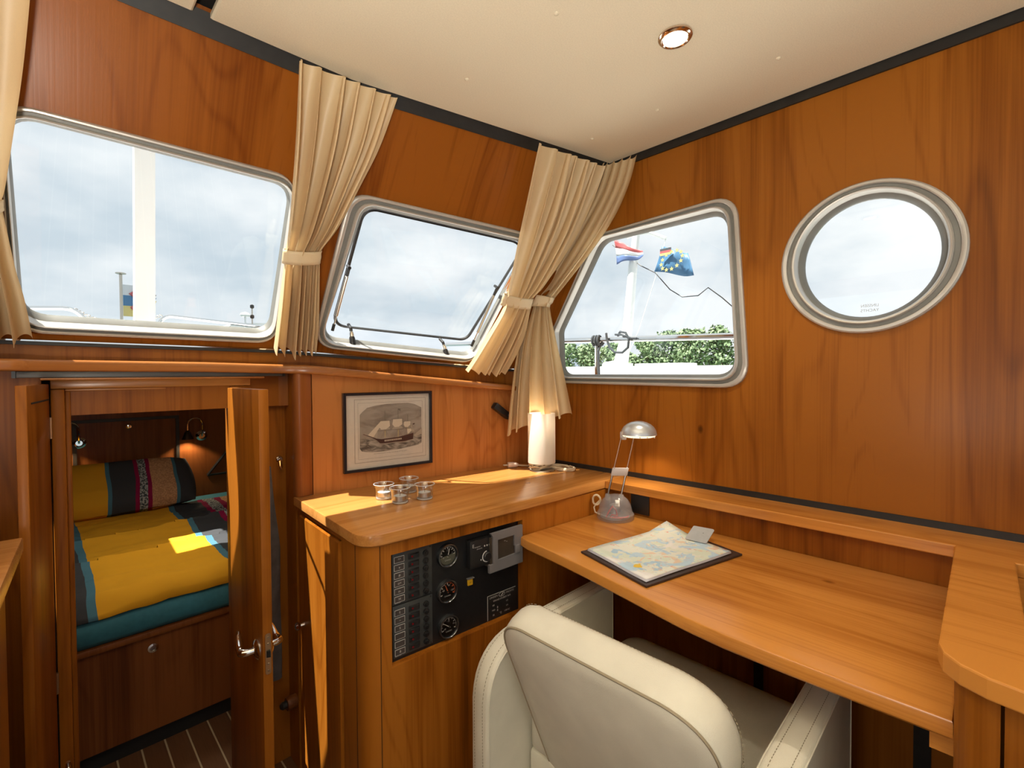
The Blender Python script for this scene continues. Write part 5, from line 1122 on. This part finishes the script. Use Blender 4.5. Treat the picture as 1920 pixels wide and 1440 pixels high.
link('signal_line', MB().tube([(SX, 4.60, 3.40), (SX, 4.05, 2.95), (SX, 3.80, 2.80), (SX, 3.55, 2.50), (SX, 3.35, 2.36), (SX, 3.10, 2.35), (SX, 2.95, 2.45), (SX, 2.75, 2.28), (SX, 2.55, 2.08)], .008, 6), PLB, nb)
link('hatch', MB().span((6.7, 3.2, 1.28), (7.2, 4.0, 1.345), .01), WHITE, nb); link('vent_box', MB().span((6.8, 4.2, 1.28), (7.0, 4.45, 1.36), .01), WHITE, nb); link('hull', MB().span((6.4, -.5, -1.05), (9.2, 9.5, .25), .1), WHITE, nb)
def flagm(name, x, quad, cols, label, parts_extra=None, horizontal=True, pole=None):
    """waving flag hung between four corner points (y,z); cols = stripes top to bottom"""
    t = thing('flag', label, 'flag', (x, quad[0][0], quad[0][1])); nu, n_ = 16, len(cols)
    for s_, mat in enumerate(cols):
        P_ = []; rows_ = 3
        for j in range(rows_ + 1):
            v = (s_ + j / rows_) / n_
            for i in range(nu + 1):
                u = i / nu; a = V(quad[0]).lerp(V(quad[3]), v); b = V(quad[1]).lerp(V(quad[2]), v); q = a.lerp(b, u); P_.append(V((x + .04 * sin(u * 8 + v * 2), q.x, q.y + .02 * sin(u * 7) * u)))
        o = link('stripe', MB().add(P_, [(j * (nu + 1) + i, j * (nu + 1) + i + 1, (j + 1) * (nu + 1) + i + 1, (j + 1) * (nu + 1) + i) for j in range(rows_) for i in range(nu)]), mat, t, ang=80)
        md2 = o.modifiers.new('s', 'SOLIDIFY'); md2.thickness = .004
    return t
RD, WT2, BLU = cloth('flag_red', (.70, .17, .18), .3), cloth('flag_white', (.78, .78, .80), .3), cloth('flag_blue', (.15, .23, .46), .3)  # flag colours mixed with white to paint in haze
EUB, GOLD, BK_ = cloth('flag_mid_blue', (.10, .26, .46), .3), cloth('flag_gold', (.78, .66, .28), .3), cloth('flag_black', (.12, .12, .13), .3)  # mid blue whitened for haze as well
flagm('a', SX - .12, [(4.49, 3.45), (3.98, 3.16), (3.93, 3.06), (4.46, 3.03)], [RD, WT2, BLU], 'red, white and blue striped flag blowing beside the neighbour mast')
eu = flagm('b', SX - .12, [(3.62, 3.17), (3.22, 2.98), (3.10, 2.62), (3.77, 2.80)], [EUB], 'blue flag with a ring of gold stars beside the neighbour mast')
for k in range(12):
    sm3 = MB()
    a = 2 * pi * k / 12; c0 = V((SX - .205, 3.42 - .17 * cos(a), 2.90 + .13 * sin(a) + .04 * cos(a)))
    sm3.loops([[c0 + V((d_, r_ * .035 * cos(b), r_ * .035 * sin(b))) for b, r_ in [(pi / 2 + pi * i / 5, 1 if i % 2 == 0 else .42) for i in range(10)]] for d_ in (-.004, .004)], True, None, True, True); link('star', sm3, GOLD, eu, smooth=False)
cmk = MB()
for k, mat in enumerate((BK_, RD, GOLD)): cmk.span((SX - .205, 3.43, 3.10 - .035 * k - .035), (SX - .198, 3.61, 3.10 - .035 * k), 0, mat)
link('canton', cmk, None, eu, smooth=False)
# flags and masts far ahead
fpole = thing('flagpole', 'grey flagpole flying a white, blue and yellow banner left of the white post', 'flagpole', (1.1, 12, 0))
def ahead(px, Y, py):
    X = Y * math.tan(yaw + math.atan((px - 960) / fpx)); dep = X * _fw.x + Y * _fw.y; hy = 708 - (px / 1920) * 12.5; return V((X, Y, EYE.z + (hy - py) / fpx * dep))
fa, fb_ = ahead(231, 14, 640), ahead(231, 14, 516)
link('pole', MB().tube([fa - V((0, 0, 4)), fb_], .03, 8), STEEL, fpole); link('pole_top', MB().lathe([(.02, 0), (.10, .02), (.10, .04), (.02, .06)], fb_, 12), STEEL, fpole)
fx = fb_.x
for k, mat in enumerate((WT2, EUB, GOLD)): link('banner_band', MB().span((fx + .03, 13.97, fb_.z - .22 - .24 * (k + 1)), (fx + .36, 13.985, fb_.z - .22 - .24 * k)), mat, fpole)
link('banner_emblem', MB().tube([(fx + .34, 13.96, fb_.z - .30), (fx + .16, 13.96, fb_.z - .42), (fx + .33, 13.96, fb_.z - .58), (fx + .18, 13.96, fb_.z - .74), (fx + .33, 13.96, fb_.z - .88)], .03, 6), RD, fpole)
p0_ = ahead(291, 14, 552); f2 = thing('flag', 'blue and yellow flag corner showing right of the white post', 'flag', tuple(p0_))
p0_ = ahead(280, 14, 548); w_ = ahead(297, 14, 556).x - p0_.x
for k, mat in enumerate((PLG, EUB, GOLD)): link('band', MB().loops([[p0_ + V((0, d_, -.10 * k)), p0_ + V((w_, d_, -.06 - .07 * k)), p0_ + V((w_ * .75, d_, -.13 - .09 * k)), p0_ + V((0, d_, -.10 - .16 * k))] for d_ in (0, .01)], True, None, True, True), mat, f2)
link('stave', MB().tube([p0_ - V((0, 0, 4.5)), p0_ + V((0, 0, .2))], .02, 6), STEEL, f2)
am = thing('navigation_mast', 'thin mast with round lights on a distant boat at the left window edge', 'mast', tuple(ahead(475, 14, 640))); ma_ = ahead(475, 14, 575)
link('pole', MB().tube([ma_ - V((0, 0, 4.5)), ma_], .018, 6), STEEL, am)
lm = MB()
for dz in (0, .27): lm.lathe([(.02, -.06), (.05, -.04), (.05, .03), (.02, .05)], ma_ - V((0, 0, dz)), 10)
link('lantern', lm, PLB, am); link('radar', MB().lathe([(.10, 0), (.13, .04), (.10, .09), (.02, .12)], ahead(462, 14, 594), 14).tube([ahead(462, 14, 594), ahead(462, 14, 700)], .02, 6), WHITE, am)
tag(link('far_boat', MB().loops([rpoly([ahead(425, 14.5, 616) + V((0, d_, 0)), ahead(440, 14.5, 606) + V((0, d_, 0)), ahead(520, 14.5, 606) + V((0, d_, 0)), ahead(520, 14.5, 650) + V((0, d_, -3.2)), ahead(420, 14.5, 650) + V((0, d_, -3.2))], .08) for d_ in (0, 2)], True, None, True, True), WHITE), 'white cabin roof of a distant boat low in the left window', 'boat')

# water, far bank and trees
WATER = mottle(pbr('harbour_water', (.10, .14, .15), .15), .4, .2); struct('water', MB().span((-300, -200, -1.3), (300, 300, -1.0)), WATER)
bank = mottle(pbr('grass_bank', (.10, .16, .06), .9), .3, .3); struct('bank', MB().loops([[V((40, -40, -1)), V((46, -40, .6)), V((80, -40, .8)), V((80, -40, -1))], [V((40, 90, -1)), V((46, 90, .6)), V((80, 90, .8)), V((80, 90, -1))]], True, None, True, True), bank)
LEAF = bpy.data.materials.new('tree_leaves'); LEAF.use_nodes = True
def leafm(m):
    t = m.node_tree; b = t.nodes['Principled BSDF']; K = t.links.new; co = nn(t, 'ShaderNodeTexCoord'); n = nn(t, 'ShaderNodeTexNoise'); n.inputs['Scale'].default_value = 2.5; n.inputs['Detail'].default_value = 4; K(co.outputs['Object'], n.inputs['Vector'])
    r = nn(t, 'ShaderNodeValToRGB'); r.color_ramp.elements[0].position = .35; r.color_ramp.elements[1].position = .7; r.color_ramp.elements[0].color = (.13, .21, .10, 1); r.color_ramp.elements[1].color = (.30, .40, .22, 1); K(n.outputs['Fac'], r.inputs[0]); K(r.outputs[0], b.inputs['Base Color']); b.inputs['Roughness'].default_value = .7  # leaf greens lightened and greyed, haze put into the colour
leafm(LEAF); BARK = pbr('bark', (.10, .075, .05), .9)
def tree(y, x, h, wd, label, sd):
    rnd = random.Random(sd); t = thing('tree', label, 'tree', (x, y, .7), 'trees on the far bank'); mb = MB(); quads = []
    for b in range(13):
        zz = rnd.uniform(.25, .95); rr = wd * .36 * (1.05 - abs(zz - .5)); c = V((x + rnd.uniform(-.3, .3) * wd, y + rnd.uniform(-.42, .42) * wd * (1.1 - abs(zz - .45)), .7 + h * zz))
        for k in range(150):
            d_ = V((rnd.gauss(0, 1), rnd.gauss(0, 1), rnd.gauss(0, 1))).normalized() * rr * rnd.uniform(.75, 1.05); p = c + d_; s_ = rnd.uniform(.12, .26)
            e1 = V((rnd.gauss(0, 1), rnd.gauss(0, 1), rnd.gauss(0, 1))).normalized(); e2 = e1.cross(d_).normalized(); n0 = len(mb.v); mb.v += [p - e1 * s_, p + e2 * s_ * .6, p + e1 * s_, p - e2 * s_ * .6]; mb.f.append((n0, n0 + 1, n0 + 2, n0 + 3)); mb.m.append(0)
    cr = link('crown', mb, LEAF, t, smooth=False)
    link('trunk', MB().tube([(x, y, .5), (x, y, .7 + h * .6)], [.16, .07], 7), BARK, t)
names = ['round leafy tree on the far bank beside the corner curtain', 'tree behind the tied rope post', 'tree left of the leaning white mast', 'low tree just right of the leaning mast', 'tree in the middle of the side window', 'broad tree right of the window centre', 'tree third from the right window edge', 'tree second from the right window edge', 'tree at the right edge of the side window']
for k, nm in enumerate(names):
    y = 38.5 - k * 2.75; tree(y, 48 + (k % 3), (4.5, 4.3, 4.0, 3.4, 4.3, 5.0, 4.8, 4.9, 4.6)[k], (3.4, 3.2, 2.8, 2.6, 2.8, 3.5, 3.3, 3.4, 3.3)[k], nm, 100 + k)
